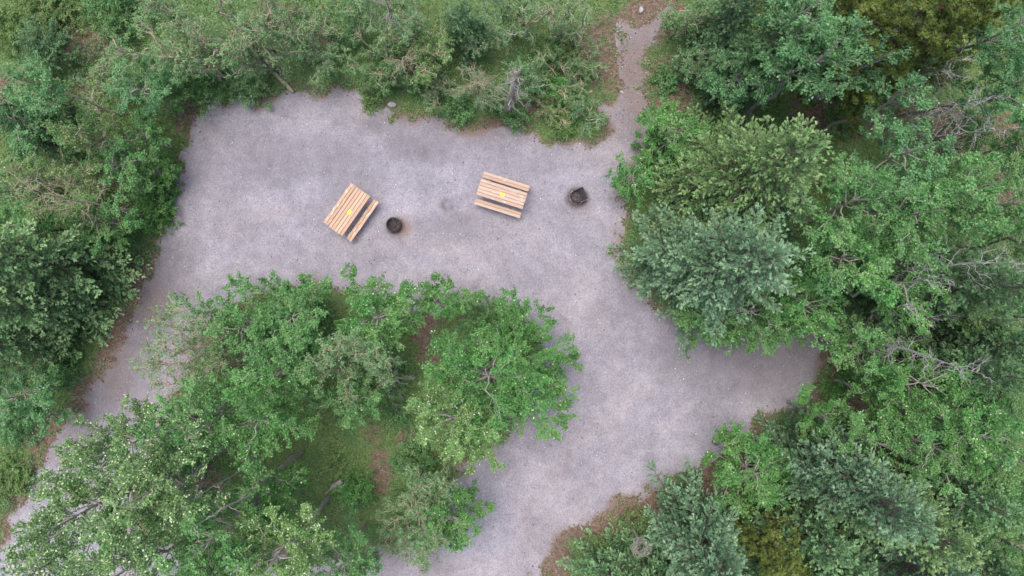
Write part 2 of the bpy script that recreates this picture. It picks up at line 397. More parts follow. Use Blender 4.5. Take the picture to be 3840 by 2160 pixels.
# ------------------------------------------------------------------ ground and gravel
OUT = [(770,372),(870,375),(950,368),(985,345),(1060,352),(1120,362),(1170,345),(1230,335),(1310,340),(1345,365),(1385,415),(1480,425),(1560,430),(1640,455),(1720,462),(1800,470),(1900,466),(1970,480),(2010,512),(2100,530),(2190,536),(2250,515),(2262,470),(2245,400),(2290,378),(2325,340),(2335,290),(2330,200),(2325,130),(2330,90),(2420,70),(2510,45),(2500,110),(2460,170),(2430,200),(2415,260),(2415,330),(2425,400),(2440,450),(2445,520),(2425,590),(2370,640),(2340,720),(2330,820),(2320,920),(2360,1050),(2480,1150),(2600,1200),(2800,1230),(3090,1225),(3120,1260),(3120,1340),(3095,1430),(3065,1480),(2985,1512),(2880,1550),(2835,1590),(2800,1650),(2690,1735),(2580,1772),(2480,1815),(2400,1862),(2330,1890),(2260,1935),(2180,1960),(2090,2035),(2060,2090),(2010,2160),(1900,2420),(-700,2900),(-700,2450),(-200,2370),(0,2040),(60,1920),(130,1800),(210,1670),(300,1520),(370,1400),(450,1270),(510,1150),(535,1060),(560,980),(620,880),(650,780),(665,680),(700,560),(735,470),(745,420)]
ISL = [(1010,1095),(1200,1085),(1400,1105),(1530,1165),(1660,1190),(1800,1165),(1940,1225),(2000,1330),(1985,1470),(1930,1590),(1870,1660),(1760,1725),(1690,1790),(1660,1850),(1620,1960),(1480,2050),(1350,2085),(1180,2070),(900,2080),(650,2060),(520,2000),(500,1850),(560,1700),(650,1520),(720,1380),(800,1250),(900,1130)]
def topoly(pp): return np.array([[(x - 1920) * S, (1080 - y) * S] for x, y in pp])
def sdist(x, y, poly):
    x = np.asarray(x, float); y = np.asarray(y, float); d = np.full(x.shape, 1e9); ins = np.zeros(x.shape, bool); n = len(poly)
    for i in range(n):
        a = poly[i]; b = poly[(i + 1) % n]; e = b - a; t = np.clip(((x - a[0]) * e[0] + (y - a[1]) * e[1]) / (e @ e), 0, 1)
        d = np.minimum(d, (x - a[0] - t * e[0]) ** 2 + (y - a[1] - t * e[1]) ** 2)
        if a[1] != b[1]:
            c = (a[1] > y) != (b[1] > y); ins ^= c & (x < (b[0] - a[0]) * (y - a[1]) / (b[1] - a[1]) + a[0])
    return np.where(ins, 1, -1) * np.sqrt(d)
pO, pI = topoly(OUT), topoly(ISL)
def gsd(x, y): return np.minimum(sdist(x, y, pO), -sdist(x, y, pI))      # > 0 on the gravel
def blob(x, y, lst, f=1.0):
    m = np.zeros(np.shape(x))
    for px, py, rx, ry, s in lst:
        cx, cy = (px - 1920) * S, (1080 - py) * S
        m = np.maximum(m, s * np.clip(1.25 - (((x - cx) / (rx * S * f)) ** 2 + ((y - cy) / (ry * S * f)) ** 2), 0, 1))
    return m
BROWN = [(300,150,150,60,1),(465,70,30,80,1),(320,190,110,50,.9),(30,340,60,80,.9),(2450,60,150,80,1.1),(2260,190,100,170,.75),(2520,330,90,140,.8),(3200,420,260,110,1.1),(3620,490,280,110,.75),
 (3820,700,130,120,1),(3180,1520,110,60,1.1),(3130,1330,60,140,.8),(2095,2110,60,100,.9),(2230,1985,110,50,1.1),(2400,1900,120,60,1.1),(2710,1800,140,90,1.1),(2900,1610,120,50,.8),(2860,2100,120,120,.9),(450,1330,90,190,.8),(520,1100,50,160,.8),(330,1500,80,120,.7),(170,1640,90,120,.5),
 (100,1830,80,120,.5),(1590,1245,60,70,1.1),(1610,1330,60,50,.8),(1400,1620,50,60,.5),(1430,1770,55,110,.75),(1520,1640,50,40,.5),(1880,470,120,40,.7),(2000,400,60,60,.8),(690,430,60,80,.9),(400,320,160,60,.55),(1040,60,110,60,.8),(1200,150,60,90,.6),(730,1780,110,60,1),(900,1950,120,80,.6),(3480,1750,150,90,.8),(300,680,260,60,.5),(60,1990,60,60,.7),(3550,1100,300,220,.4)]
xs = np.concatenate([-np.geomspace(700, 25, 10), np.arange(-24, 24.01, .1), np.geomspace(25, 700, 10)])
ys = np.concatenate([-np.geomspace(700, 17, 10), np.arange(-16, 16.01, .1), np.geomspace(17, 700, 10)])
X, Y = np.meshgrid(xs, ys, indexing='ij'); sdg = gsd(X, Y)
br = np.clip(blob(X, Y, BROWN) * (.55 + .9 * fbm(X, Y)) + .45 * sstep(-.6, -.0, sdg + (fbm(X, Y) - .5) * 1.1), 0, 1.2)
Z = -.012 + sstep(0.05, -.6, sdg) * .05 + sstep(0, -1, sdg) * ((fbm(X, Y) - .5) * .22 + (nC(X, Y) - .5) * .04)
nx, ny = X.shape; ii = np.arange(nx * ny).reshape(nx, ny)
q = np.stack([ii[:-1, :-1], ii[1:, :-1], ii[1:, 1:], ii[:-1, 1:]], -1).reshape(-1, 4)
t = Nt('forest floor'); pos = t.pos(); n1 = t.noise(1.6, 6, .65, pos); n2 = t.noise(9, 6, .7, pos); n3 = t.noise(38, 3, .7, pos)
duff = t.ramp(t.math('ADD', t.math('MULTIPLY', n2, .5), t.math('MULTIPLY', n3, .5)), [(.34, (.075,.050,.040)), (.48, (.16,.112,.088)), (.58, (.25,.195,.16)), (.70, (.42,.36,.32))])
moss = t.ramp(t.math('ADD', t.math('MULTIPLY', n2, .5), t.math('MULTIPLY', n3, .5)), [(.32, (.055,.088,.034)), (.5, (.130,.195,.075)), (.68, (.24,.31,.14))])
mk = t.math('ADD', t.attr('brown'), t.math('MULTIPLY_ADD', n1, 1.1, -.50)); mk = t.math('ADD', mk, t.math('MULTIPLY_ADD', n2, .8, -.4))
mk = t.ramp(mk, [(.24, (0, 0, 0)), (.62, (1, 1, 1))])
gm = t.done(t.mix(mk, moss, duff), .95, t.math('ADD', n2, n3), .9, .05, spec=.1)
g = link('ground', raw_mesh('ground', np.stack([X, Y, Z], -1), q, attrs={'brown': br}, smooth=True), gm); tag(g, kind='structure')

# gravel sheet
cs = .06; xs = np.arange(-23, 23, cs); ys = np.arange(-15, 15, cs)
X, Y = np.meshgrid(xs, ys, indexing='ij'); sdg = gsd(X, Y); keep_v = sdg + (nC(X, Y) - .5) * .5 + (nD(X, Y) - .5) * .4 + (nB(X, Y) - .5) * .3 + np.random.default_rng(9).normal(0, .09, X.shape) > 0
cm = keep_v[:-1, :-1]
ii = np.arange(X.size).reshape(X.shape)
q = np.stack([ii[:-1, :-1], ii[1:, :-1], ii[1:, 1:], ii[:-1, 1:]], -1)[cm]
used = np.unique(q); rem = np.zeros(X.size, int); rem[used] = np.arange(len(used)); q = rem[q]
vx, vy = X.ravel()[used], Y.ravel()[used]
def radial(px, py): 
    w = P(px, py); return np.hypot(vx - w[0], vy - w[1])
r1, r2 = radial(1481, 848), radial(2163, 742)
soot = .95 * np.exp(-(np.maximum(r1 - .24, 0) / .10) ** 2) + .85 * np.exp(-(np.maximum(r2 - .30, 0) / .13) ** 2)
r3 = radial(1678, 768); soot += .55 * np.exp(-((r3 - .17) / .10) ** 2) * sstep(.25, .75, nC(vx + .3, vy) * .6 + nD(vx, vy) * .4) + .2 * np.exp(-(radial(1565, 830) / .12) ** 2)
soot += .25 * np.exp(-(radial(1785, 1075) / .15) ** 2)
rust = 1.1 * np.exp(-(radial(1508, 854) / .36) ** 2) + .5 * np.exp(-(radial(2185, 765) / .3) ** 2)
TAN = [(1500,2150,620,70,1),(2050,1900,130,240,.8),(2120,1500,260,170,.45),(1950,1640,150,80,.5),(1600,1090,260,90,.55),(2300,560,130,90,.8),(2330,450,120,120,1),(2370,200,60,260,1),(1300,430,260,90,.35),(600,1150,160,190,.9),(520,1400,160,170,.7),(330,1650,150,160,.5),(900,800,160,120,.2),(1750,900,420,70,.35),(2650,1330,250,120,.35),(2150,1150,130,160,.5),(640,880,80,140,.6),(750,460,90,80,.5),(1900,500,200,50,.5),(2000,800,240,60,.3),(2900,1300,240,160,.55)]
tan = np.clip(blob(vx, vy, TAN, 1.15) * (.35 + 1.0 * fbm(vx, vy)) + .75 * np.exp(-(sdg.ravel()[used] / .55)), 0, 1.2)
DARK = [(1690,545,240,70,1),(1130,600,260,90,.6),(1330,690,120,70,.5),(2750,1370,260,120,1.2),(2380,1130,130,110,.7),(1700,860,160,60,.4),(850,620,120,160,.3),(1480,470,200,40,.7),(2450,1260,180,100,.5),(1800,1750,120,90,.5),(2380,200,60,180,.9),(2400,430,80,120,.6),(570,1100,150,150,.9),(420,1400,150,170,1.0),(280,1620,120,130,.8),(1950,600,300,50,.4),(1200,960,200,70,.35)]  # darker gravel patches, with tree shade by the right spruce painted in
LIT = [(430,1330,90,200,.6),(560,1130,80,120,.55),(300,1600,60,120,.5),(2390,250,80,260,.75),(2420,70,120,60,1.0),(2330,480,130,60,.5),(2380,460,90,90,.4),(3050,1300,70,120,.4),(860,400,160,40,.3)]
lit = np.clip(blob(vx, vy, LIT, 1.2) * (.3 + 1.1 * fbm(vx, vy)), 0, .75)
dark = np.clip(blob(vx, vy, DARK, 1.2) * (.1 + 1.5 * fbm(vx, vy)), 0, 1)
TRK = [[(1750,2300),(1960,2000),(2130,1700),(2190,1450),(2120,1200),(1900,985),(1500,900),(1050,940),(720,1080),(470,1400),(230,1800),(60,2160)],
       [(1950,2300),(2110,2010),(2290,1720),(2340,1430),(2230,1120),(1960,860),(1500,760),(1000,800),(610,1010),(340,1390),(110,1800),(-60,2160)],
       [(2130,1700),(2380,1480),(2700,1320),(3050,1330)],[(2290,1720),(2500,1600),(2760,1450),(3050,1400)]]
for tr_ in TRK:
    pt = np.array([[(x - 1920) * S, (1080 - y) * S] for x, y in tr_]); dd_ = np.full(vx.shape, 1e9)
    tt_ = np.linspace(0, 1, 160); kk = np.linspace(0, 1, len(pt)); fx, fy = np.interp(tt_, kk, pt[:, 0]), np.interp(tt_, kk, pt[:, 1])
    for a_, b_ in zip(fx, fy): dd_ = np.minimum(dd_, (vx - a_) ** 2 + (vy - b_) ** 2)
    tan = np.clip(tan + .42 * np.exp(-(np.sqrt(dd_) / .28) ** 2) * (.3 + 1.1 * nB(vx + 5, vy)), 0, 1.3)
t = Nt('gravel'); pos = t.pos(); f1 = t.noise(34, 3, .8, pos); f2 = t.noise(13, 4, .7, pos); f3 = t.noise(.55, 5, .6, pos); f4 = t.noise(2.2, 5, .65, pos)
vo = t.n('TexVoronoi'); vo.inputs['Scale'].default_value = 26; t.l(pos, vo.inputs['Vector'])
spk = t.math('ADD', t.math('MULTIPLY', f1, .6), t.math('MULTIPLY', vo.outputs['Color'], .4))
ga = t.ramp(spk, [(.28, (.235,.225,.250)), (.48, (.312,.300,.334)), (.62, (.360,.347,.384)), (.80, (.50,.49,.54))])
gb = t.ramp(spk, [(.28, (.255,.230,.240)), (.48, (.328,.302,.318)), (.62, (.378,.350,.368)), (.80, (.50,.475,.495))])
tm = t.math('ADD', t.attr('tan'), t.math('MULTIPLY_ADD', f4, 1.5, -.72)); tm = t.ramp(tm, [(.05, (0, 0, 0)), (.85, (1, 1, 1))])
c = t.mix(1.0, t.mix(tm, ga, gb), (.825,.845,.875,1), 'MULTIPLY')
c = t.mix(1.0, c, t.ramp(f3, [(.3, (.78,.77,.79)), (.7, (1.14,1.13,1.15))]), 'MULTIPLY')
c = t.mix(1.0, c, t.ramp(f4, [(.3, (.91,.905,.91)), (.68, (1.06,1.06,1.065))]), 'MULTIPLY')
em = t.math('ADD', t.attr('edge'), t.math('MULTIPLY_ADD', f2, 1.2, -.6)); em = t.ramp(em, [(.25, (0, 0, 0)), (.95, (1, 1, 1))])
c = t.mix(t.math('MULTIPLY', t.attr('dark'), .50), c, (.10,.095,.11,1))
c = t.mix(em, c, t.ramp(f1, [(.35, (.085,.058,.048)), (.5, (.17,.13,.115)), (.65, (.30,.25,.23))]))
c = t.mix(t.math('MULTIPLY', t.attr('rust'), t.math('MULTIPLY_ADD', f2, 1.0, .35)), c, (.20,.135,.11,1))
c = t.mix(t.math('MINIMUM', t.math('MULTIPLY', t.attr('soot'), t.math('MULTIPLY_ADD', f2, 1.0, .42)), 1.0), c, (.045,.040,.042,1))
gv = t.done(c, .92, t.math('ADD', t.math('MULTIPLY', f1, .7), t.math('MULTIPLY', f2, .6)), .55, .02, spec=.15)
es = sdg.ravel()[used] + (nB(vx, vy) - .5) * .9 + (nC(vx, vy) - .5) * .5 + .1 
gz = .004 + (nB(vx, vy) - .5) * .012
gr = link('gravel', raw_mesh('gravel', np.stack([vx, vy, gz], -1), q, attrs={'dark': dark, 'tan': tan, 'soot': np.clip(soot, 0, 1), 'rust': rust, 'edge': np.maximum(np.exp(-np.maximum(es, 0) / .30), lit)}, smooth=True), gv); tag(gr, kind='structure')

# loose stones on the gravel and litter
def stone_bits(name, n, mat, fn, smin, smax, zfun=0.0, sd=5, flat=.6):
    r = np.random.default_rng(sd); x = r.uniform(-20.5, 20.5, n * 4); y = r.uniform(-12, 12, n * 4); k = fn(x, y, r); x = x[k][:n]; y = y[k][:n]; n = len(x)
    s = smin + (smax - smin) * r.random(n) ** 4
    o = np.array([[1, 0, 0], [0, 1, 0], [-1, 0, 0], [0, -1, 0], [0, 0, 1], [0, 0, -1.]]); a = r.uniform(0, 6.28, n)
    v = o[None] * (s[:, None, None] * r.uniform(.55, 1.2, (n, 6, 1))); v[:, :, 2] *= flat
    ca, sa = np.cos(a)[:, None], np.sin(a)[:, None]; vx_ = v[:, :, 0] * ca - v[:, :, 1] * sa; vy_ = v[:, :, 0] * sa + v[:, :, 1] * ca
    v = np.stack([vx_ + x[:, None], vy_ + y[:, None], v[:, :, 2] + (zfun + s * .25)[:, None]], -1)
    tr = np.array([[0, 1, 4], [1, 2, 4], [2, 3, 4], [3, 0, 4], [1, 0, 5], [2, 1, 5], [3, 2, 5], [0, 3, 5]])
    f = tr[None] + (np.arange(n) * 6)[:, None, None]
    return link(name, raw_mesh(name, v.reshape(-1, 3), None, f.reshape(-1, 3), pattrs={'tint': np.repeat(r.random(n), 8)}), mat)
t = Nt('loose stones'); c = t.ramp(t.attr('tint'), [(0, (.20,.19,.21)), (.45, (.31,.30,.33)), (.85, (.45,.44,.48)), (1, (.80,.79,.82))]); sm = t.done(c, .85, spec=.2)
o = stone_bits('pebbles', 9000, sm, lambda x, y, r: gsd(x, y) > -.15, .008, .042); tag(o, kind='stuff')
t = Nt('duff bits'); c = t.ramp(t.attr('tint'), [(0, (.05,.03,.025)), (.5, (.16,.10,.075)), (.85, (.30,.22,.17)), (1, (.55,.50,.46))]); dm = t.done(c, .9, spec=.1)
o = stone_bits('forest_litter', 26000, dm, lambda x, y, r: (gsd(x, y) < .42 * r.random(len(x)) ** 2.5) | ((np.abs(x - 4.7) < .9) & (y > 6.2) & (r.random(len(x)) < .5)) , .008, .034, .012, 6, .35); tag(o, kind='stuff')

rr = np.random.default_rng(77); tb = Tubes(); k = 0
while k < 420:
    x, y = rr.uniform(-19, 19), rr.uniform(-11, 11); d = float(gsd(np.array([x]), np.array([y]))[0])
    if d > .9 * rr.random() ** 3 or d < -3: continue
    a = rr.uniform(0, 6.28); L = rr.uniform(.08, .45); z = .025 if d > -.1 else .06; p = np.array([x, y, z]); q_ = np.array([math.cos(a), math.sin(a), 0]) * L
    tb.add(np.stack([p, p + q_ * .5 + rr.normal(0, .02, 3) * [1, 1, .2], p + q_]), [.006, .005, .003], 3); k += 1
o = link('fallen_twigs', tb.mesh('fallen_twigs'), BM['tan']); tag(o, kind='stuff')

# ground cover
RK = [P(x, y) for x, y in ((1470,392),(1678,428),(1450,400),(1490,400),(2403,40),(1966,128),(2081,229),(2214,345),(1048,268),(192,87),(172,97),(1982,395),(1262,1817),(1330,1895),(1062,308))]
def near_rock(x, y):
    m = np.ones(np.shape(x))
    for w in RK: m = m * (np.hypot(x - w[0], y - w[1]) > .22)
    return m
def cover(name, n, tone, dfun, lsz, hgt, sd, mat=None):
    r = np.random.default_rng(sd); x = r.uniform(-23, 23, n * 3); y = r.uniform(-14.5, 14.5, n * 3)
    k = r.random(len(x)) < dfun(x, y) * near_rock(x, y); x = x[k][:n]; y = y[k][:n]; per = 9; x = np.repeat(x, per) + r.normal(0, .055, len(x) * per); y = np.repeat(y, per) + r.normal(0, .055, len(y) * per)
    m = len(x); hh = hgt * (.3 + 1.2 * nB(x + 3, y)) ; z = .02 + hh * r.random(m) ** 1.3
    a = unit(r.normal(0, 1, (m, 3)) * [1, 1, .5]); nn = unit(np.array([0, 0, 1.]) + r.normal(0, .5, (m, 3)))
    lv = Leaves(); lv.add(np.stack([x, y, z], 1), a, nn, lsz * r.uniform(.6, 1.3, m), lsz * r.uniform(.35, .7, m), np.clip(np.repeat(r.normal(.48, .12, m // per), per) + r.normal(0, .12, m) + (nA(x, y) - .5) * .25, 0, 1))
    o = link(name, lv.mesh(name), LM[tone]); tag(o, kind='stuff'); return o
def dens_green(x, y):
    d = gsd(x, y); b = blob(x, y, BROWN); f = fbm(x, y)
    return sstep(.16, -.45, d + (nC(x, y) - .5) * .9) * np.clip(1.1 - b, .06, 1) * sstep(.30, .62, f + (nC(x, y) - .5) * .3)
cover('ground_cover', 44000, 'willowg', dens_green, .065, .28, 11)
cover('grass', 40000, 'grass', lambda x, y: sstep(.16, -.22, gsd(x, y) + (nC(x, y) - .5) * .7 + (nD(x, y) - .5) * .4) * np.clip(1.0 - blob(x, y, BROWN) * .8, .08, 1) * sstep(.25, .6, fbm(x + 7, y + 3)), .07, .12, 12)

exec_objects = True
# ------------------------------------------------------------------ picnic tables
def box(vs, fs, c, s, rot=None, bev=0):
    n = len(vs); c = np.asarray(c, float); s = np.asarray(s, float) / 2
    for dx, dy, dz in ((-1,-1,-1),(1,-1,-1),(1,1,-1),(-1,1,-1),(-1,-1,1),(1,-1,1),(1,1,1),(-1,1,1)):
        p = Vector((dx * s[0], dy * s[1], dz * s[2]))
        if rot is not None: p = rot @ p
        vs.append((p.x + c[0], p.y + c[1], p.z + c[2]))
    for f in ((3,2,1,0),(4,5,6,7),(0,1,5,4),(1,2,6,5),(2,3,7,6),(3,0,4,7)): fs.append(tuple(i + n for i in f))
def boxes(name, lst, mat, parent, bev=.006):
    vs, fs = [], []
    for b in lst: box(vs, fs, *b)
    me = bpy.data.meshes.new(name); me.from_pydata(vs, [], fs); me.update(); o = link(name, me, mat, parent)
    if bev:
        m = o.modifiers.new('bevel', 'BEVEL'); m.width = bev; m.segments = 2
    return o
def wood(name, a, b, wear, thr):
    t = Nt(name); tc = t.n('TexCoord').outputs['Object']; mp = t.n('Mapping'); mp.inputs['Scale'].default_value = (1.6, 22, 8); t.l(tc, mp.inputs[0])
    g = t.noise(1.6, 6, .65, mp.outputs[0]); mp2 = t.n('Mapping'); mp2.inputs['Scale'].default_value = (3.2, 9, 3); t.l(tc, mp2.inputs[0])
    w = t.noise(1.5, 5, .62, mp2.outputs[0]); isl = t.n('NewGeometry').outputs['Random Per Island']
    c = t.ramp(g, [(.30, a), (.62, b)])
    c = t.mix(1.0, c, t.ramp(isl, [(0, (.84,.82,.80)), (1, (1.12,1.12,1.13))]), 'MULTIPLY')
    c = t.mix(t.ramp(w, [(thr, (0, 0, 0)), (thr + .07, (.8, .8, .8))]), c, wear)
    return t.done(c, .75, g, .3, .004, spec=.25)
wood_top1 = wood('new table boards', (.43,.302,.220), (.475,.338,.250), (.60,.50,.44,1), .72)
wood_wear = wood('worn table boards', (.42,.308,.245), (.465,.345,.278), (.70,.60,.54,1), .60)
wood_leg = wood('table frame', (.30,.21,.14), (.46,.34,.24), (.5,.4,.3,1), .8)
from mathutils import Matrix
def picnic_table(px, py, ang, label, m_top, m_seat):
    w = P(px, py, .74); root = empty('picnic_table', (w[0], w[1], .0), ang); tag(root, label, 'picnic table', 'picnic tables on the gravel')
    L = 1.79; pit = .1262
    boxes('tabletop', [((random.Random(i * 7 + px).uniform(-.006, .006), (i - 2) * pit, .725), (L, pit - .012, .038)) for i in range(5)], m_top, root)
    for s in (-1, 1):
        boxes('seat', [((.0, s * (.405 + .0575 + j * .1185), .43), (L, .108, .038)) for j in (0, 1)], m_seat, root)
    for x in (-.60, .60):
        for s in (-1, 1):
            boxes('leg', [((x + .021 * s, s * .345, .345), (.038, .09, .86), Matrix.Rotation(s * math.radians(33), 3, 'X'))], wood_leg, root, .003)
        boxes('crossbar', [((x - .045, 0, .365), (.038, 1.24, .088))], wood_leg, root, .003)
        boxes('top_support', [((x - .045, 0, .661), (.038, .58, .088))], wood_leg, root, .003)
    boxes('brace', [((.0, 0, .60), (1.1, .088, .038))], wood_leg, root, .003)
    return w
A1, A2 = math.atan2(149, 105), math.atan2(-55, 175)
picnic_table(1310, 793, A1, 'light orange wood picnic table with a pale worn bench, beside the round fire ring', wood_top1, wood('worn seat boards', (.42,.285,.205), (.47,.325,.24), (.74,.66,.62,1), .55))
picnic_table(1882, 727, A2, 'pinkish worn picnic table with pale patches, nearest the square backed fire pit', wood_wear, wood_wear)
t = Nt('yellow paper'); yel = t.done(t.ramp(t.noise(9, 3, .5, t.pos()), [(.3, (.62,.64,.03)), (.7, (.74,.75,.08))]), .6)
t = Nt('printed mark'); ink = t.done((.25,.24,.05,1), .7)
def notice(px, py, ang, w, h, label, mark):
    c = P(px, py, .76); root = empty('paper_notice', (c[0], c[1], .746), ang); tag(root, label, 'notice', 'yellow notices on the tables')
    n = 9; g = np.linspace(-.5, .5, n); gx, gy = np.meshgrid(g, g, indexing='ij'); z = .0015 + .004 * (np.abs(gx) * 2) ** 4 * (gy + .5)
    i = np.arange(n * n).reshape(n, n); top = np.stack([gx * w, gy * h, z + .001], -1).reshape(-1, 3); bot = top - [0, 0, .001]
    f = np.stack([i[:-1, :-1], i[1:, :-1], i[1:, 1:], i[:-1, 1:]], -1).reshape(-1, 4)
    link('paper', raw_mesh('paper', np.concatenate([top, bot]), np.concatenate([f, f[:, ::-1] + n * n])), yel, root)
    for mk in mark: boxes('printed_mark', [mk], ink, root, 0)
notice(1309.5, 795, A1, .145, .125, 'yellow paper notice with a dark mark on the table by the round fire ring', [((.035, -.035, .0042), (.016, .012, .001))])
notice(1884, 729, A2, .165, .13, 'plain yellow paper notice in the middle of the pale patched table', [])

# ------------------------------------------------------------------ fire pits
def lathe(name, prof, mat, parent, n=40, arc=None):
    prof = np.asarray(prof); th = np.linspace(0, 2 * math.pi, n, endpoint=False); k = len(prof)
    v = np.stack([prof[None, :, 0] * np.cos(th)[:, None], prof[None, :, 0] * np.sin(th)[:, None], np.broadcast_to(prof[None, :, 1], (n, k))], -1).reshape(-1, 3)
    i = np.arange(n)[:, None]; j = np.arange(k)[None]; f = np.stack([i * k + j, ((i + 1) % n) * k + j, ((i + 1) % n) * k + (j + 1) % k, i * k + (j + 1) % k], -1).reshape(-1, 4)
    return link(name, raw_mesh(name, v, f), mat, parent)
t = Nt('sooty steel'); n = t.noise(12, 5, .7, t.n('TexCoord').outputs['Object']); steel = t.done(t.ramp(n, [(.35, (.012,.010,.011)), (.62, (.045,.036,.036)), (.78, (.13,.075,.05))]), .6, n, .4, .004, spec=.5)
t = Nt('rusty steel'); n = t.noise(10, 5, .7, t.n('TexCoord').outputs['Object']); rusty = t.done(t.ramp(n, [(.35, (.10,.070,.058)), (.5, (.24,.16,.125)), (.7, (.40,.31,.26))]), .7, n, .4, .004, spec=.3)
t = Nt('ash and charcoal'); n = t.noise(24, 6, .75, t.pos()); ash = t.done(t.ramp(n, [(.38, (.020,.018,.021)), (.52, (.085,.080,.090)), (.68, (.26,.25,.27))]), .95, n, 1, .03, spec=.05)
t = Nt('plate steel'); n = t.noise(6, 4, .6, t.n('TexCoord').outputs['Object']); plate = t.done(t.ramp(n, [(.35, (.040,.034,.040)), (.7, (.085,.072,.082))]), .5, n, .2, .004, spec=.5)
def disc_heap(name, R, z, hgt, mat, parent, sd):
    r = np.random.default_rng(sd); n = 28; m = 12; vs = [(0, 0, z + hgt)]; fs = []
    for j in range(1, m + 1):
        for i in range(n):
            a = 6.2832 * i / n; rr = R * j / m; vs.append((rr * math.cos(a), rr * math.sin(a), z + hgt * (1 - j / m) + (r.normal(0, .012) if j < m else 0)))
    tris = [(0, 1 + i, 1 + (i + 1) % n) for i in range(n)]
    for j in range(m - 1):
        for i in range(n):
            a = 1 + j * n + i; b = 1 + j * n + (i + 1) % n; fs.append((a, a + n, b + n, b))
    return link(name, raw_mesh(name, vs, fs, tris), mat, parent)
def bits(name, lst, mat, parent):
    tb = Tubes()
    for p0, p1, r in lst: tb.add(np.linspace(p0, p1, 4), [r * .9, r, r, r * .85], 7)
    return link(name, tb.mesh(name), mat, parent)
c = P(1474, 841, .28); root = empty('fire_ring', (c[0], c[1], 0), math.radians(6)); tag(root, 'round black steel fire ring crossed by a grate bar beside the orange wood table', 'fire pit', 'steel fire pits on the gravel')
lathe('outer_ring', [(.262, 0), (.256, .27), (.243, .27), (.243, 0)], rusty, root)
lathe('inner_ring', [(.238, .01), (.238, .30), (.226, .30), (.226, .01)], steel, root)
lathe('rim', [(.264, .262), (.264, .276), (.240, .276), (.240, .262)], steel, root)
disc_heap('ash', .225, .03, .05, ash, root, 3)
g = []
for i in range(8):
    y = -.20 + i * .030; xx = math.sqrt(max(0, .222 ** 2 - y * y)); g.append(((y, -xx, .225), (y, xx, .225), .0045))
bits('grate', g, steel, root)
bits('grate_bar', [((.03, -.245, .315), (.03, .25, .315), .010), ((.03, .25, .315), (.03, .27, .20), .010)], BM['brown'], root)
r = random.Random(4)
bits('charred_log', [((r.uniform(-.1, .1), r.uniform(-.12, .12), .08 + .03 * i), (r.uniform(.0, .16), r.uniform(-.12, .14), .09 + .03 * i), .028) for i in range(1)], steel, root)

c = P(2163, 739, .0); root = empty('fire_pit', (c[0], c[1], 0), math.radians(22)); tag(root, 'dark steel fire pit with rounded front and square back, right of the worn table', 'fire pit', 'steel fire pits on the gravel')
def u_wall(name, R, flat, zt, th, mat, parent):
    pts = [(flat, -R)] + [(R * math.cos(a) , R * math.sin(a)) for a in np.linspace(-math.pi / 2, -3 * math.pi / 2, 25)] + [(flat, R)]
    o = []; 
    for k, (x, y) in enumerate(pts): o.append((x, y))
    # resample closed outline including the straight back
    o += [(flat, R * s) for s in (.6, .2, -.2, -.6)]
    n = len(o); vs = []
    for (x, y) in o:
        h = zt(x); l = math.hypot(x, y); ix, iy = x * (1 - th / l), y * (1 - th / l)
        vs += [(x, y, 0), (x, y, h), (ix, iy, h), (ix, iy, 0)]
    fs = []
    for i in range(n):
        a = i * 4; b = ((i + 1) % n) * 4
        for j in range(4): fs.append((a + j, b + j, b + (j + 1) % 4, a + (j + 1) % 4))
    return link(name, raw_mesh(name, vs, fs), mat, parent)
u_wall('firebox', .235, .30, lambda x: .16 + .28 * max(0, min(1, (x + .15) / .42)), .012, steel, root)
lathe('ground_ring', [(.285, 0), (.285, .05), (.262, .05), (.262, 0)], rusty, root)
disc_heap('ash', .222, .03, .07, ash, root, 8)
vs, fs = [], []; boxes('sloped_plate', [((.205, 0, .26), (.012, .45, .34), Matrix.Rotation(math.radians(30), 3, 'Y'))], plate, root, .003)
cw = bark_mat('charred wood', (.02,.018,.02), (.20,.18,.19), 16)
for lg in (((-.15, -.06, .08), (.02, -.13, .10), .026), ((-.10, .13, .08), (.04, .04, .10), .022)): bits('charred_log', [lg], cw, root)
bits('grate_bar', [((.04, -.252, .27), (.29, -.252, .36), .007)], BM['dead'], root)

# ------------------------------------------------------------------ rocks, logs
def rock(px, py, sx, sy, sz, ang, mat, label, sd):
    import bmesh
    bm = bmesh.new(); bmesh.ops.create_icosphere(bm, subdivisions=3, radius=1); r = np.random.default_rng(sd)
    pl = [unit(r.normal(0, 1, 3)) for _ in range(9)]; lim = r.uniform(.55, .85, 9)
    for v in bm.verts:
        p = np.array(v.co)
        for n_, l_ in zip(pl, lim):
            d = p @ n_
            if d > l_: p = p - n_ * (d - l_)
        p = p * (1 + r.normal(0, .012)); v.co = (p[0] * sx, p[1] * sy, p[2] * sz)
    me = bpy.data.meshes.new('rock'); bm.to_mesh(me); bm.free(); w = P(px, py)
    o = link('rock', me, BM[mat]); o.location = (w[0], w[1], sz * .45); o.rotation_euler = (0, 0, ang); tag(o, label, 'rock', 'rocks along the edges'); return o
rock(1470, 392, .20, .14, .16, -.1, 'rock', 'pale flat rock at the top gravel edge below the willow thicket', 1)
rock(1678, 428, .11, .14, .15, .3, 'rock', 'small grey green rock on the top gravel edge right of the pale flat one', 2)
rock(2680, 1652, .15, .16, .22, .5, 'darkrock', 'dark triangular rock on the gravel beside the maple-like young tree', 3)
rock(2403, 40, .10, .15, .10, .1, 'rock', 'upright pale rock in the bare soil at the head of the footpath', 4)
rock(1966, 128, .14, .10, .10, -.5, 'rock', 'grey pink rock half hidden in green plants at the top centre', 5)
rock(2081, 229, .08, .09, .07, .4, 'rock', 'small cream rock in the yellowish green plants left of the footpath', 6)
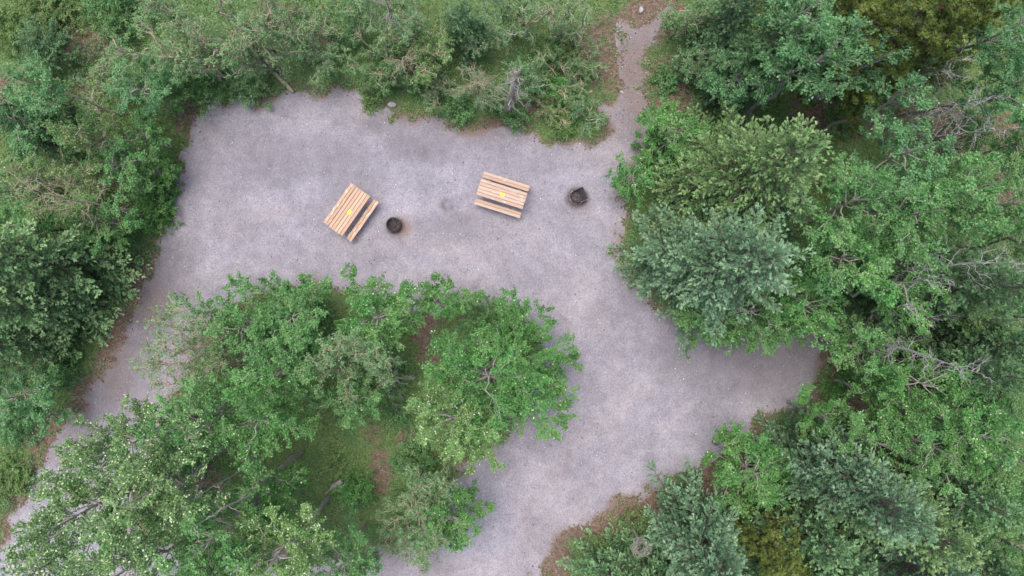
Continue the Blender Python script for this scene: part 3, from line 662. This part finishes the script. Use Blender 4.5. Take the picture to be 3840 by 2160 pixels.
rock(2214, 345, .09, .07, .06, .2, 'rock', 'cream stone among the low plants just left of where the footpath narrows', 7)
rock(2331, 347, .10, .06, .05, -.6, 'rock', 'pale flat stone on the left rim of the footpath', 8)
rock(1048, 268, .14, .11, .10, .2, 'darkrock', 'blue grey rock beside the short log at the top left edge', 9)
rock(192, 87, .13, .09, .07, -.3, 'rock', 'buff rock in the dry grass of the upper left corner', 10)
rock(172, 97, .11, .06, .05, .3, 'rock', 'white grey stone just left of the buff rock in the dry grass', 11)
rock(1982, 395, .13, .09, .08, -.1, 'rock', 'light tan rock under the fallen twigs right of the grey snag', 12)
rock(2190, 2120, .05, .04, .04, 0, 'rock', 'tiny white stone on the brown bank at the bottom', 13)
def log(p0, p1, r, mat, label, h0=.1, h1=.1, cat='log', name='fallen_log'):
    rng = seed(); a = P(p0[0], p0[1], h0); b = P(p1[0], p1[1], h1); tb = Tubes()
    p = curve(a, b, .0, 9, rng, .015); rr = r * (1 + rng.normal(0, .07, 9)); rr[0] *= .85; rr[-1] *= .8
    p = np.concatenate([[p[0]], p, [p[-1]]]); rr = np.concatenate([[.004], rr, [.004]]); tb.add(p, rr, 10)
    for i in range(3):
        q = p[2 + i * 2]; d = unit(rng.normal(0, 1, 3) + [0, 0, .6]); tb.add(np.stack([q, q + d * r * 2, q + d * r * 3.5]), [r * .3, r * .2, r * .08], 5)
    o = link(name, tb.mesh(name, a), BM[mat]); o.location = a; tag(o, label, cat, 'fallen logs'); return o
log((1025, 272), (1100, 345), .075, 'tan', 'short tan log lying beside the blue grey rock at the top left gravel edge')
log((1243, 1830), (1283, 1803), .12, 'grey', 'thick blue grey log end lying in the island grass', .15, .15)
log((1322, 1912), (1338, 1878), .10, 'dead', 'pale weathered log stub with a dark hole in the lower island bushes', .15, .15)
log((555, 765), (620, 778), .05, 'tan', 'thin tan log poking out of the bushes at the left gravel edge')
log((480, 785), (560, 812), .07, 'tan', 'longer tan log under the bushes at the left of the clearing', .2, .1)
log((3120, 1265), (3215, 1310), .09, 'green', 'grey green log at the east end of the gravel turnaround', .3, .1)
log((3150, 1315), (3215, 1343), .035, 'tan', 'thin pale branch lying on brown soil east of the turnaround', .1, .1)
log((1680, 1745), (1690, 1785), .03, 'dead', 'short pale stick on the lower gravel edge of the island', .04, .04, 'stick', 'fallen_stick')
log((2155, 2022), (2170, 2030), .025, 'tan', 'short tan stick on the red brown bank at the lower right', .04, .04, 'stick', 'fallen_stick')
log((1355, 330), (1395, 372), .06, 'grey', 'grey leaning log at the left of the top willow thicket', .5, .1)

# ------------------------------------------------------------------ vegetation: island
exec_trees = True
poplar(1840, 1400, 5.2, 225, 'bright', 'broad bright green poplar with pointed boughs at the east tip of the island', dens=1.0,
       tips=[(1911,1103,2.6),(1976,1145,2.2),(2048,1165,2.4),(2045,1207,2.6),(2140,1291,3),(2150,1356,2),(2155,1480,3),(2130,1562,2.8),(2063,1629,3),(2100,1440,2.5),(1950,1180,3)], nb=24)
poplar(1640, 1130, 3.6, 80, 'bright', 'small poplar with one tall leafy finger on the north edge of the island',
       tips=[(1641,1035,2.4),(1800,1112,2.2),(1590,1065,2),(1580,1190,1.8),(1560,1140,2),(1720,1160,2)])
shrub(1835, 1215, 1.7, 115, 'willowg', 'dense rounded dark green bush on the north east rim of the island', dens=1.3, leaf=.05)
poplar(1700, 1550, 5.4, 160, 'yellow', 'yellow green poplar with pale upturned leaves south of the bright broad one', fleck=.05,
       tips=[(1777,1758,3),(1871,1743,3),(1575,1640,3),(1800,1640,3.5),(1700,1690,3.2)])
poplar(1430, 1190, 4.6, 150, 'bright', 'light green poplar above the bare soil gap on the island north side', fleck=.03,
       tips=[(1290,1018,2.5),(1400,1065,2.8),(1530,1075,2.6),(1535,1240,2.4)])
poplar(1120, 1190, 4.4, 150, 'mid', 'feathery mid green poplar on the north west shoulder of the island', tips=[(1140,1035,2),(870,1068,2),(995,1050,2),(1230,1050,2)], leaf=.07)
willow(1330, 1370, 5.5, 175, 'willow', 'grey green willow in the centre of the island', nst=9, dens=1.1)
poplar(930, 1230, 4.6, 130, 'mid', 'mid green poplar behind the sparse willow at the west side of the island', leaf=.07, tips=[(650,1140,2.2),(800,1130,2.4)])
willow(745, 1330, 5.0, 175, 'willow', 'sparse pale willow with bare forking branches hanging over the west gravel lane', nst=8, dens=.75,
       tips=[(560,1372,3),(640,1145,2.2),(580,1290,2.6),(610,1450,3),(700,1200,2.5)], base=(1000,1322), fleck=.04)
poplar(1080, 1400, 5.6, 160, 'mid', 'green poplar in the middle west part of the island', leaf=.07)
poplar(1000, 1550, 7.0, 175, 'bright', 'tall bright poplar at the upper left of the island grass opening', leaf=.066, fleck=.02)
poplar(1340, 1480, 4.0, 115, 'mid', 'dense green poplar just above the island grass opening', leaf=.066)
poplar(770, 1560, 7.2, 150, 'mid', 'poplar with a long grey trunk leaning over the west side of the island', leaf=.07, dens=.9)
poplar(490, 1660, 7.2, 160, 'pale', 'tall cottonwood at the left edge of the lower island crowns', fleck=.10, dens=.8, leaf=.07, tips=[(300,1575,5),(250,1750,5),(570,1530,5),(230,1690,5)])
poplar(640, 1800, 8.6, 210, 'pale', 'tall cottonwood flecked with white leaf backs in the middle of the lower left grove', fleck=.13, leaf=.072)
poplar(370, 1890, 8.4, 210, 'pale', 'outermost left cottonwood with pale leaves over the lane', fleck=.13, leaf=.072, dens=.95, tips=[(130,1860,6),(120,1990,6),(170,1800,6)])
poplar(250, 2080, 8.4, 160, 'pale', 'cottonwood crown in the lower left corner above the lane', fleck=.12, leaf=.072, dens=.8)
poplar(560, 2060, 9.2, 210, 'pale', 'yellowish cottonwood at the bottom edge left of the leaning trunks', fleck=.13, leaf=.072)
poplar(860, 1960, 8.6, 190, 'mid', 'dull green poplar crossed by long leaning trunks in the lower grove', leaf=.07)
poplar(990, 1870, 5.2, 115, 'bright', 'bright poplar at the lower left of the island grass opening', leaf=.066, fleck=.02, tips=[(1130,1760,3.5)])
poplar(1080, 2040, 7.6, 200, 'yellow', 'yellow green cottonwood at the bottom edge left of centre', fleck=.10, leaf=.07)
poplar(1300, 2080, 5.0, 150, 'mid', 'green poplar at the bottom edge above the main gravel road', leaf=.07, fleck=.02)
poplar(800, 2160, 8.2, 170, 'mid', 'poplar crown cut by the bottom edge left of the road gap', leaf=.066)
willow(1600, 1850, 3.2, 125, 'willow', 'soft grey green willow below the island grass opening', nst=9, dens=1.1)
willow(1560, 1950, 3.4, 150, 'willow', 'trailing willow over the gravel at the south tip of the island', nst=8, dens=1.0, tips=[(1590,2135,1.5),(1380,2120,2),(1480,2060,2)])
poplar(1700, 1930, 3.4, 105, 'bright', 'green poplar with three leafy points over gravel at the south of the island', dens=.95,
       tips=[(1838,1898,1.8),(1797,1935,1.6),(1720,1985,1.6),(1700,2058,1.8),(1640,2030,1.7),(1780,1815,1.7),(1745,1880,2)], leaf=.07)
bare_tree((1480,1440), (1490,1410), 2.4, 'arching grey bare bush beside the soil gap in the island', nb=16, blen=1.3, arch=.35, name='bare_bush', cat='bush', group='bare bushes on the island', z0=.1)
bare_tree((1660,1460), (1690,1425), 3.6, 'tan bare branches poking out between the two island poplars', nb=12, blen=1.2, arch=.1, bark='tan', name='bare_bush', cat='bush', group='bare bushes on the island')
bare_tree((760,1830), (680,1880), 3.6, 'bare twiggy bush in the brown hollow of the lower left grove', nb=22, blen=1.2, arch=.1, bark='grey', name='bare_bush', cat='bush', group='bare bushes on the island')
bare_tree((1345,1570), (1310,1480), 2.5, 'hooked thin grey branch above the island grass', nb=3, blen=.5, arch=.2, name='bare_bush', cat='bush', group='bare bushes on the island', sub=1)
# long bare leaning trunks of the lower grove
for (b, tp, h, lab) in [((1135,1692), (700,1990), 9.0, 'longest leaning grey trunk crossing the lower grove from the grass opening'),
                        ((1040,1672), (760,1850), 6.6, 'leaning trunk just left of the longest one in the lower grove'),
                        ((1010,1448), (700,1640), 7.0, 'leaning grey trunk on the west side of the island'),
                        ((800,1858), (575,2005), 6.0, 'lowest leaning grey trunk under the cottonwoods'),
                        ((720,1690), (560,1790), 5.0, 'short leaning trunk at the upper left of the cottonwood grove')]:
    bare_tree(b, tp, h, lab, nb=9, blen=1.1, arch=.05, bark='grey', thick=1.0, name='leaning_trunk', cat='tree', group='leaning bare trunks in the grove', sub=3, z0=.35)
shrub(1490, 1560, .9, 50, 'willowg', 'small dark leafy bush at the top of the island grass opening')
shrub(1560, 1720, 1.2, 85, 'willowg', 'green bush on the right side of the island grass opening')
shrub(1340, 1830, 1.1, 70, 'bright', 'bright low bush above the pale log stub')
shrub(1260, 1740, .5, 45, 'grass', 'small clump of bright weeds in the island grass')
shrub(1180, 1160, 1.0, 70, 'willowg', 'low green bush at the north rim of the island')
shrub(900, 1420, 1.6, 110, 'willowg', 'dark green bush beneath the island poplars on the west')
shrub(700, 1700, 1.5, 110, 'willowg', 'green bush under the cottonwoods beside the lane')
shrub(1100, 1270, 1.6, 120, 'willowg', 'dark green bush beneath the north west island poplars')
shrub(1440, 1400, 1.6, 110, 'willowg', 'dark green bush left of the arching grey one')

# ------------------------------------------------------------------ left side
def sapling(base, tip, h, Rpx, tone, label, leaf=.07, **k):
    zc = .86; cx = 1920 + (tip[0] - 1920); w = P(tip[0], tip[1], h * zc); b = P(*base)
    return poplar(tip[0], tip[1], h, Rpx, tone, label, lean=(w[0] - b[0], w[1] - b[1]), zc=zc, flat=.10, leaf=leaf, bark='tan', **k)
sapling((575,470), (140,320), 6.6, 95, 'cool', 'thin stemmed sapling with a pale blue green crown near the upper left corner', dens=1.0, tips=[(30,260,5.5),(235,330,5.5)])
willow(650, 150, 4.4, 180, 'willow', 'large willow with twisting tan branches left of centre in the upper left thicket', nst=9, dens=.7, base=(880,310), thickb=1.5)
willow(900, 120, 5.0, 190, 'willow', 'large willow with forked tan trunk at the right of the upper left thicket', nst=9, dens=.75, base=(1005,255), thickb=1.5, tips=[(1120,110,3),(1090,200,2)])
poplar(540, 340, 3.6, 120, 'cool', 'blue green leafy sapling below the two large upper left willows', leaf=.066)
shrub(700, 330, 1.8, 110, 'willowg', 'dark bush at the upper left corner of the gravel')
shrub(820, 300, 1.2, 90, 'willowg', 'low bush hiding the foot of the upper left willows')
shrub(940, 320, 1.1, 80, 'willow', 'small bush left of the short tan log')
willow(350, 470, 4.4, 130, 'yellow', 'light yellow green willow west of the gravel corner', base=(545,612), nst=6, dens=.9, thickb=1.3)
poplar(560, 520, 2.8, 90, 'mid', 'green sapling at the left gravel edge near the upper corner', leaf=.066)
shrub(205, 200, 1.6, 110, 'dark', 'dark green bush in the dry grass of the upper left corner', leaf=.045, dens=1.3)
shrub(60, 110, .9, 90, 'grass', 'low green bush at the upper left corner')
shrub(450, 60, 1.0, 130, 'willowg', 'low green bush at the top edge left of the brown soil strip')
shrub(200, 30, .8, 130, 'grass', 'grassy clump on the top edge above the buff rock')
spruce(250, 510, 4.2, 1.5, 'dark', 'dark spruce at the left edge above the dead branches', step=.25)
poplar(110, 470, 4.2, 120, 'cool', 'blue green poplar on the left edge below the pale sapling', leaf=.066)
poplar(450, 620, 3.4, 110, 'mid', 'green sapling above the tan logs on the left', leaf=.066)
poplar(600, 650, 1.8, 60, 'bright', 'low bright green bushy sapling right on the left gravel edge', leaf=.065)
shrub(590, 780, 1.0, 85, 'bright', 'bright green bush at the left gravel edge below the thin log')
shrub(590, 710, 1.0, 75, 'willowg', 'green bush at the left gravel edge above the thin log')
shrub(450, 870, 1.6, 95, 'willowg', 'blue green leafy bush above the left spruces')
bare_tree((560,810), (70,700), 6.4, 'long dead grey tree with tangled twigs lying over the left bushes', nb=34, blen=1.5, arch=.1, bark='tan', thick=.9)
bare_tree((540,620), (380,510), 3.6, 'forked tan trunk showing between the left bushes', nb=10, blen=1.0, arch=.1, bark='tan', thick=1.2, name='bare_tree')
willow(250, 740, 4.6, 150, 'yellow', 'yellowish willow growing through the dead twigs on the left', nst=7, dens=.7, fleck=.03)
willow(60, 700, 4.6, 110, 'willow', 'pale willow on the left edge beside the dead twigs', nst=6, dens=.9)
poplar(400, 830, 3.6, 130, 'mid', 'green poplar between the dead twigs and the left spruces', leaf=.066)
poplar(120, 850, 4.6, 130, 'mid', 'green poplar at the left edge above the spruces', leaf=.07)
spruce(395, 985, 8.5, 1.85, 'spruce_lit', 'tall spruce whose drooping boughs reach the lane on the left')
spruce(330, 1110, 7.5, 1.9, 'spruce_lit', 'spruce with a long bough pointing over the lane, left of the gravel')
spruce(215, 1255, 6.0, 1.4, 'spruce_lit', 'lowest of the big left spruces beside the lane')
spruce(110, 980, 7.0, 1.7, 'spruce_lit', 'left edge spruce behind the two big ones')
spruce(60, 1220, 6.5, 1.7, 'spruce_lit', 'spruce at the left edge with boughs hanging downwards in the picture')
poplar(90, 1480, 3.4, 120, 'cool', 'leafy blue green sapling on the left edge below the spruces', leaf=.066)
poplar(180, 1560, 2.4, 60, 'cool', 'small sapling reaching towards the lane at the lower left', leaf=.066)
shrub(240, 1370, 1.0, 75, 'willowg', 'green bush at the foot of the lowest left spruce')
shrub(60, 1580, 1.0, 90, 'cool', 'low leafy bush at the left edge of the lower verge')
shrub(50, 1790, .6, 90, 'grass', 'low weeds on the lower left verge')

# ------------------------------------------------------------------ top centre thicket
spec = [
 (1300,60,4.0,120,'willowg','willow at the top edge right of the brown hollow',6,.9),
 (1180,210,3.2,110,'willow','pale fine leaved willow above the notch in the top gravel edge',7,.9),
 (1480,50,5.0,150,'willow','feathery willow on the top edge left of centre',8,1.0),
 (1420,230,3.8,150,'willowg','willow with crossing tan branches left in the top thicket',8,.9),
 (1600,170,4.2,150,'yellow','yellow green willow bright in the middle of the top thicket',8,1.0),
 (1520,280,2.0,100,'willowg','dark green low willow right behind the pale flat rock',8,1.1),
 (1640,335,2.2,95,'willow','low willow behind the small grey green rock',7,.9),
 (1810,350,3.2,100,'willow','sparse willow around the pale star of branches',7,.45),
 (1780,90,4.4,120,'willow','fresh green willow on the top edge in the centre',7,1.0),
 (1960,300,3.4,110,'cool','blue green willow around the grey snag',7,.6),
 (1930,60,3.4,120,'willow','willow at the top edge right of centre',7,.9),
 (2090,70,4.2,110,'willow','light willow with long pale stems left of the footpath soil',6,.9),
 (2100,290,1.8,120,'willowg','broad low green bushy willow left of the footpath',7,.8),
 (2200,250,1.5,90,'willow','small willow on the left bank of the footpath',6,.8),
 (2070,410,1.3,85,'yellow','yellowish low willow at the top gravel edge near the footpath',7,.7),
 (2200,430,1.5,70,'cool','small blue green willow in the corner of gravel and footpath',6,.9),
 (1060,110,4.0,100,'willow','willow at the top edge between the big left willow and the brown hollow',6,.7)]
for a in spec:
    willow(a[0], a[1], a[2] * .72, a[3], a[4], a[5], nst=a[6], dens=a[7] * .78, leaf=.047, bark='tan' if len(a[5]) % 2 else 'green')
spruce(1755, 175, 3.6, 1.0, 'dark', 'small dark spruce in the shade of the top thicket', step=.22)
bare_tree((1900,412), (1945,270), 5.2, 'grey snag with shaggy bark standing at the top gravel edge', nb=26, blen=1.1, arch=.1, bark='grey', thick=3.6, sub=5)
bare_tree((1795,350), (1785,300), 3.2, 'pale bare shrub spreading like a star in the top thicket', nb=22, blen=1.35, arch=.25, bark='tan', thick=1.2, name='bare_tree', z0=.3)
bare_tree((1520,260), (1515,210), 4.2, 'bare tan branches above the dark low willow', nb=16, blen=1.3, arch=.2, bark='tan', name='bare_tree')
bare_tree((1490,130), (1440,-20), 6.0, 'bare grey brown tree top at the top edge', nb=20, blen=1.3, arch=.1, bark='grey', name='bare_tree')
bare_tree((2150,170), (2200,30), 5.5, 'slim pale leaning stem left of the footpath', nb=8, blen=1.0, arch=.1, bark='green', name='bare_tree')
bare_tree((1940,120), (2100,15), 4.8, 'curved pale stem at the top edge right of centre', nb=8, blen=.9, arch=.1, bark='tan', name='bare_tree')
shrub(1395, 365, .7, 35, 'grass', 'low green bush at the notch in the top gravel edge')
shrub(1720, 420, .8, 60, 'willowg', 'small green bush between the rock and the grey snag')
shrub(1930, 440, .8, 55, 'willowg', 'bright green leafy clump at the foot of the grey snag')
shrub(1870, 390, .9, 50, 'willowg', 'green clump left of the grey snag foot')
shrub(2060, 340, .8, 70, 'bright', 'bright green patch of low leaves right of the snag')
shrub(2110, 480, .6, 50, 'yellow', 'yellowish low plant spilling on the gravel near the path')
shrub(2090, 190, .7, 80, 'grass', 'olive yellow low bush around the small cream rock')

# ------------------------------------------------------------------ right side
poplar(2370, 680, 2.6, 75, 'bright', 'small bright sapling leaning over the right gravel edge by the square backed fire pit', tips=[(2320,590,1.5),(2310,700,1.4),(2440,700,1.5),(2350,740,1.3)], leaf=.072)
poplar(2530, 510, 3.4, 120, 'bright', 'bright green poplar right of the footpath mouth', tips=[(2400,510,1.6),(2480,380,2)], leaf=.07)
poplar(2740, 310, 5.0, 110, 'cool', 'poplar with a pointed crown right of the footpath', tips=[(2670,290,4),(2770,250,4)], leaf=.07)
willow(2600, 230, 2.4, 90, 'cool', 'loose green willow on the right bank of the footpath', nst=6, dens=.8)
willow(2560, 60, 3.0, 90, 'willowg', 'dark green willow at the top edge right of the footpath head', nst=6, dens=1.0)
shrub(2500, 300, .7, 60, 'willowg', 'low plants on the right bank of the footpath')
shrub(2470, 560, 1.2, 80, 'willowg', 'dark green bush beneath the bright poplar by the path mouth')
spruce(2690, 350, 7.5, 1.5, 'dark', 'dark tall spruce behind the right footpath bank')
spruce(2640, 170, 7.0, 1.4, 'dark', 'dark spruce near the top edge right of the path')
poplar(2960, 110, 9.0, 180, 'cool', 'tall poplar with layered leaves at the top edge right of the dark spruces', leaf=.076, tips=[(3130,150,7),(3160,110,7)])
poplar(2990, 280, 8.4, 160, 'cool', 'tall poplar whose crown hangs above the dark brown hollow', leaf=.076, tips=[(3100,350,6),(2860,200,6),(3110,220,6)])
poplar(3200, 285, 8.0, 75, 'cool', 'narrow poplar top right of the dark brown hollow', leaf=.076)
poplar(3290, 400, 7.4, 85, 'cool', 'small poplar crown below the dark brown hollow', leaf=.076)
pine(2840, 270, 8.0, 2.0, 'olive pine on the left part of the top right corner')
pine(3020, 330, 9.5, 2.4, 'broad olive pine with a tuft of dead red needles at the top right', red=True)
pine(3180, 290, 9.0, 2.2, 'rightmost olive pine at the top edge')
poplar(3700, 150, 8.0, 180, 'cool', 'pale green poplar in the upper right corner', leaf=.066)
poplar(3760, 330, 7.6, 150, 'cool', 'pale poplar on the right edge below the corner', leaf=.07)
willow(3500, 230, 6.0, 120, 'willowg', 'green willow between the pines and the right corner', nst=7)
poplar(3760, 560, 6.0, 130, 'mid', 'poplar on the right edge beside the dead branches', leaf=.066)
bare_tree((3310,345), (3620,215), 7.5, 'upper dead grey trunk leaning right under the pines', nb=16, blen=1.3)
bare_tree((3335,442), (3700,365), 7.4, 'grey dead trunk with twisted branches over brown soil on the upper right', nb=26, blen=1.5)
bare_tree((3300,530), (3800,480), 8.0, 'dead tree with pinkish bare twigs near the right edge', nb=28, blen=1.4, arch=-.3)
spruce(2640, 740, 10.0, 2.35, 'sprucey', 'huge yellowish green spruce above the blue green one')
spruce(2750, 830, 6.5, 1.9, 'spruce', 'shorter spruce tucked between the huge yellowish one and the blue green one') 
spruce(2560, 1005, 9.8, 2.5, 'spruceb', 'huge blue green spruce at the right edge of the gravel', dens=1.15)
spruce(2480, 960, 5.0, 1.7, 'spruceb', 'lower blue green spruce on the gravel side of the huge one')
poplar(2790, 1160, 4.4, 190, 'mid', 'poplar with pointed boughs over the turnaround below the blue green spruce', ex=1.2,
       tips=[(2555,1210,2.4),(2600,1265,2.4),(2665,1282,2.6),(2740,1315,2.8),(2815,1308,2.8),(2875,1315,3),(2915,1275,3),(3005,1280,3),(2560,1130,2)], leaf=.07)
poplar(2990, 1140, 5.6, 150, 'bright', 'yellow tipped poplar at the north east of the turnaround', leaf=.072, tips=[(3060,1200,3.6)])
poplar(3110, 980, 7.0, 170, 'mid', 'poplar right beside the blue green spruce tip', leaf=.072)
poplar(3310, 1060, 7.4, 175, 'bright', 'bright poplar left of the upper twiggy dead tree', leaf=.072, tips=[(3500,1080,6)])
poplar(3120, 780, 8.0, 180, 'mid', 'poplar in the crown mass right of the yellowish spruce', leaf=.072)
poplar(3360, 820, 8.4, 190, 'mid', 'large poplar in the centre of the right crown mass', leaf=.072)
poplar(3330, 600, 8.0, 170, 'cool', 'poplar at the top of the right crown mass under the dead branches', leaf=.072, tips=[(3480,560,6)])
poplar(3560, 720, 8.0, 170, 'mid', 'poplar right of centre in the right crown mass', leaf=.072)
poplar(3540, 830, 7.0, 105, 'mid', 'poplar above the grey dead branches on the right', leaf=.072)
poplar(3740, 770, 7.4, 115, 'mid', 'poplar crown at the right edge mid height', leaf=.072)
bare_tree((3180,1000), (3840,985), 9.2, 'long pale dead trunk lying level to the right edge', nb=30, blen=1.5, arch=-.25, thick=.8)
bare_tree((3180,1055), (3560,1048), 8.4, 'small tangled dead tree below the long pale trunk', nb=22, blen=1.1, arch=.2)
bare_tree((3590,1205), (3385,1143), 7.6, 'dead tree with a pale fork above the yellow green poplar on the right', nb=20, blen=1.1)
bare_tree((3090,1200), (3690,1405), 9.0, 'whitish twiggy dead tree at lower right of the right crowns', nb=34, blen=1.3)
poplar(3680, 1190, 6.4, 110, 'yellow', 'yellow green poplar between two dead trees on the right', leaf=.072)
spruce(3300, 1080, 8.5, 1.9, 'dark', 'dark spruce at the right edge behind the dead trees')
spruce(3420, 1250, 7.5, 1.8, 'dark', 'dark spruce in the shade below the twiggy dead tree at the right edge')
poplar(3230, 1310, 5.6, 150, 'mid', 'poplar just east of the gravel turnaround', leaf=.072, fleck=.01)
poplar(3400, 1420, 6.4, 150, 'bright', 'poplar below and left of the whitish dead tree', leaf=.072)
poplar(3290, 1480, 5.6, 120, 'bright', 'poplar right of the bare brown patch at the turnaround', leaf=.072)
shrub(3135, 1440, 1.4, 65, 'bright', 'bright green bush touching the east end of the gravel')
poplar(3590, 1600, 7.4, 165, 'bright', 'large bright poplar on the lower right edge', leaf=.072)
poplar(3060, 1550, 4.0, 90, 'bright', 'leafy sapling with a pointed top south of the turnaround', tips=[(3020,1470,2.4),(3130,1560,2.6)], leaf=.072)
poplar(3240, 1640, 6.0, 130, 'mid', 'poplar between the pointed sapling and the long grey green spruce', leaf=.072)
poplar(3440, 1660, 7.0, 160, 'mid', 'poplar in the middle of the lower right woods', leaf=.072)
poplar(3720, 1700, 7.6, 150, 'mid', 'poplar at the right edge of the lower woods', leaf=.072)
poplar(3770, 1900, 7.0, 150, 'mid', 'poplar near the lower right corner', leaf=.072)
bare_tree((3500,1800), (3620,1900), 5.5, 'grey dead trunk in the dark gap of the lower right woods', nb=14, blen=1.4)
poplar(2815, 1760, 3.6, 150, 'bright', 'maple-like young tree with star shaped outline by the dark rock', leaf=.076,
       tips=[(2725,1608,2.2),(2800,1632,2.4),(2865,1650,2.4),(2650,1715,2),(2950,1720,2.6),(2970,1840,2.6),(2940,1905,2.6),(2690,1890,2)])
spruce(2965, 1680, 9.2, 1.95, 'spruceb', 'long grey green spruce right of the star shaped young tree')
spruce(3050, 1760, 7.5, 2.0, 'spruce', 'grey green spruce inside the lower right woods')
spruce(2560, 1950, 6.2, 2.1, 'spruceb', 'dense blue green young spruce at the bottom right of the gravel', step=.22, dens=1.25)
spruce(2390, 2100, 3.0, 1.3, 'spruce', 'low bright green spruce on the bank at the bottom edge', step=.2)
spruce(2540, 2130, 3.2, 1.3, 'spruceb', 'small spruce at the bottom edge below the dense blue green one', step=.2)
spruce(2290, 2110, 2.7, 1.6, 'spruce', 'lowest spreading young spruce at the left end of the bottom right bank', step=.18)
shrub(2240, 2040, .5, 55, 'grass', 'sparse weeds left of the twig tangle on the bottom bank', dens=.6)
pine(2790, 1960, 4.6, 1.5, 'olive pine between the dense young spruce and the lower right woods')
pine(2880, 2080, 4.2, 1.4, 'low olive pine at the bottom edge')
spruce(2920, 1900, 5.6, 1.7, 'spruce', 'green spruce right of the lower olive pine')
spruce(3000, 2020, 6.0, 1.8, 'spruce', 'spruce at the bottom edge right of the olive pines')
spruce(3200, 1960, 8.0, 2.1, 'spruceb', 'pale green spruce near the bottom right corner')
spruce(3150, 1800, 8.0, 2.0, 'sprucey', 'yellowish spruce above the bottom right corner')
spruce(3400, 1980, 7.0, 2.0, 'spruce', 'spruce in the bottom right corner')
spruce(2730, 2090, 4.0, 1.3, 'dark', 'small dark spruce at the bottom edge between pine and young spruce')
shrub(2390, 1960, .6, 60, 'grass', 'low weeds on the brown bank at the lower right gravel edge')
shrub(2950, 1600, 1.0, 60, 'dark', 'dark low bush at the gravel edge south of the turnaround')
poplar(3930, 620, 8.0, 130, 'cool', 'added shade poplar cut by the right frame edge above middle height', leaf=.072)  # added at the right border to shade the brown ground
willow(3640, 480, 3.0, 110, 'willowg', 'dark green willow over the brown soil at the upper right', nst=6, dens=.8)
shrub(3180, 430, .9, 90, 'willowg', 'low dark bush in the brown hollow at the upper right')
shrub(3700, 1480, 1.6, 110, 'willowg', 'dark bush in the gap at the right edge below the dead trees')
spruce(3330, 1330, 7.5, 1.6, 'dark', 'dark spruce at the right edge under the whitish dead tree')
shrub(3700, 1560, 1.6, 110, 'willowg', 'green bush at the far right between the lower poplars')
poplar(3830, 900, 6.4, 90, 'mid', 'narrow poplar at the right edge above the long pale dead trunk')
spruce(3480, 1060, 6.0, 1.5, 'dark', 'dark spruce at the right edge behind the long pale dead trunk')
poplar(3810, 1180, 5.6, 90, 'cool', 'poplar crown at the right edge beside the yellow green poplar')
poplar(3800, 1340, 5.0, 110, 'cool', 'shaded poplar at the right edge below the whitish dead tree')
poplar(3800, 2060, 6.4, 130, 'mid', 'poplar crown filling the lower right corner')
spruce(3330, 1720, 7.0, 1.7, 'spruce', 'green spruce behind the dead trunk in the lower right woods')
poplar(3640, 1870, 6.6, 120, 'mid', 'poplar left of the one near the lower right corner')
willow(180, 380, 2.6, 110, 'willowg', 'low green willow under the pale sapling at the upper left', nst=7, dens=.9, leaf=.05)
willow(420, 300, 2.2, 120, 'willow', 'low wispy willow between the dark bush and the large upper left willow', nst=7, dens=.8, leaf=.05)
willow(330, 600, 2.6, 110, 'willowg', 'low willow beneath the yellow green one at the left', nst=7, dens=.9, leaf=.05)
willow(1180, 60, 3.0, 100, 'willow', 'wispy willow at the top edge over the brown hollow', nst=6, dens=.6, leaf=.05)
# tangled twigs
rng = seed(); c = P(2402, 2050, 2.2); tb = Tubes()
for i in range(26):
    a0 = rng.uniform(0, 6.28); k = 14; th = a0 + np.linspace(0, rng.uniform(2, 5), k); rr = .30 * rng.uniform(.5, 1.1) * (1 + .25 * np.sin(th * 3 + i))
    p = np.stack([rr * np.cos(th), rr * np.sin(th) * .95, .05 * np.sin(th * 2 + i) + rng.uniform(-.12, .2)], 1) + rng.normal(0, .015, (k, 3)); tb.add(p, .0075, 4)
tb.add(np.array([[0, 0, 0.], [.05, .02, -1.0], [0, 0, -c[2]]]), [.03, .04, .05], 6)
o = link('twig_tangle', tb.mesh('twig_tangle'), BM['grey']); o.location = c; tag(o, 'round tangle of grey twigs between the two spruces on the bottom right bank', 'twig tangle')
print('objects', len(bpy.data.objects), 'faces', sum(len(m.polygons) for m in bpy.data.meshes))
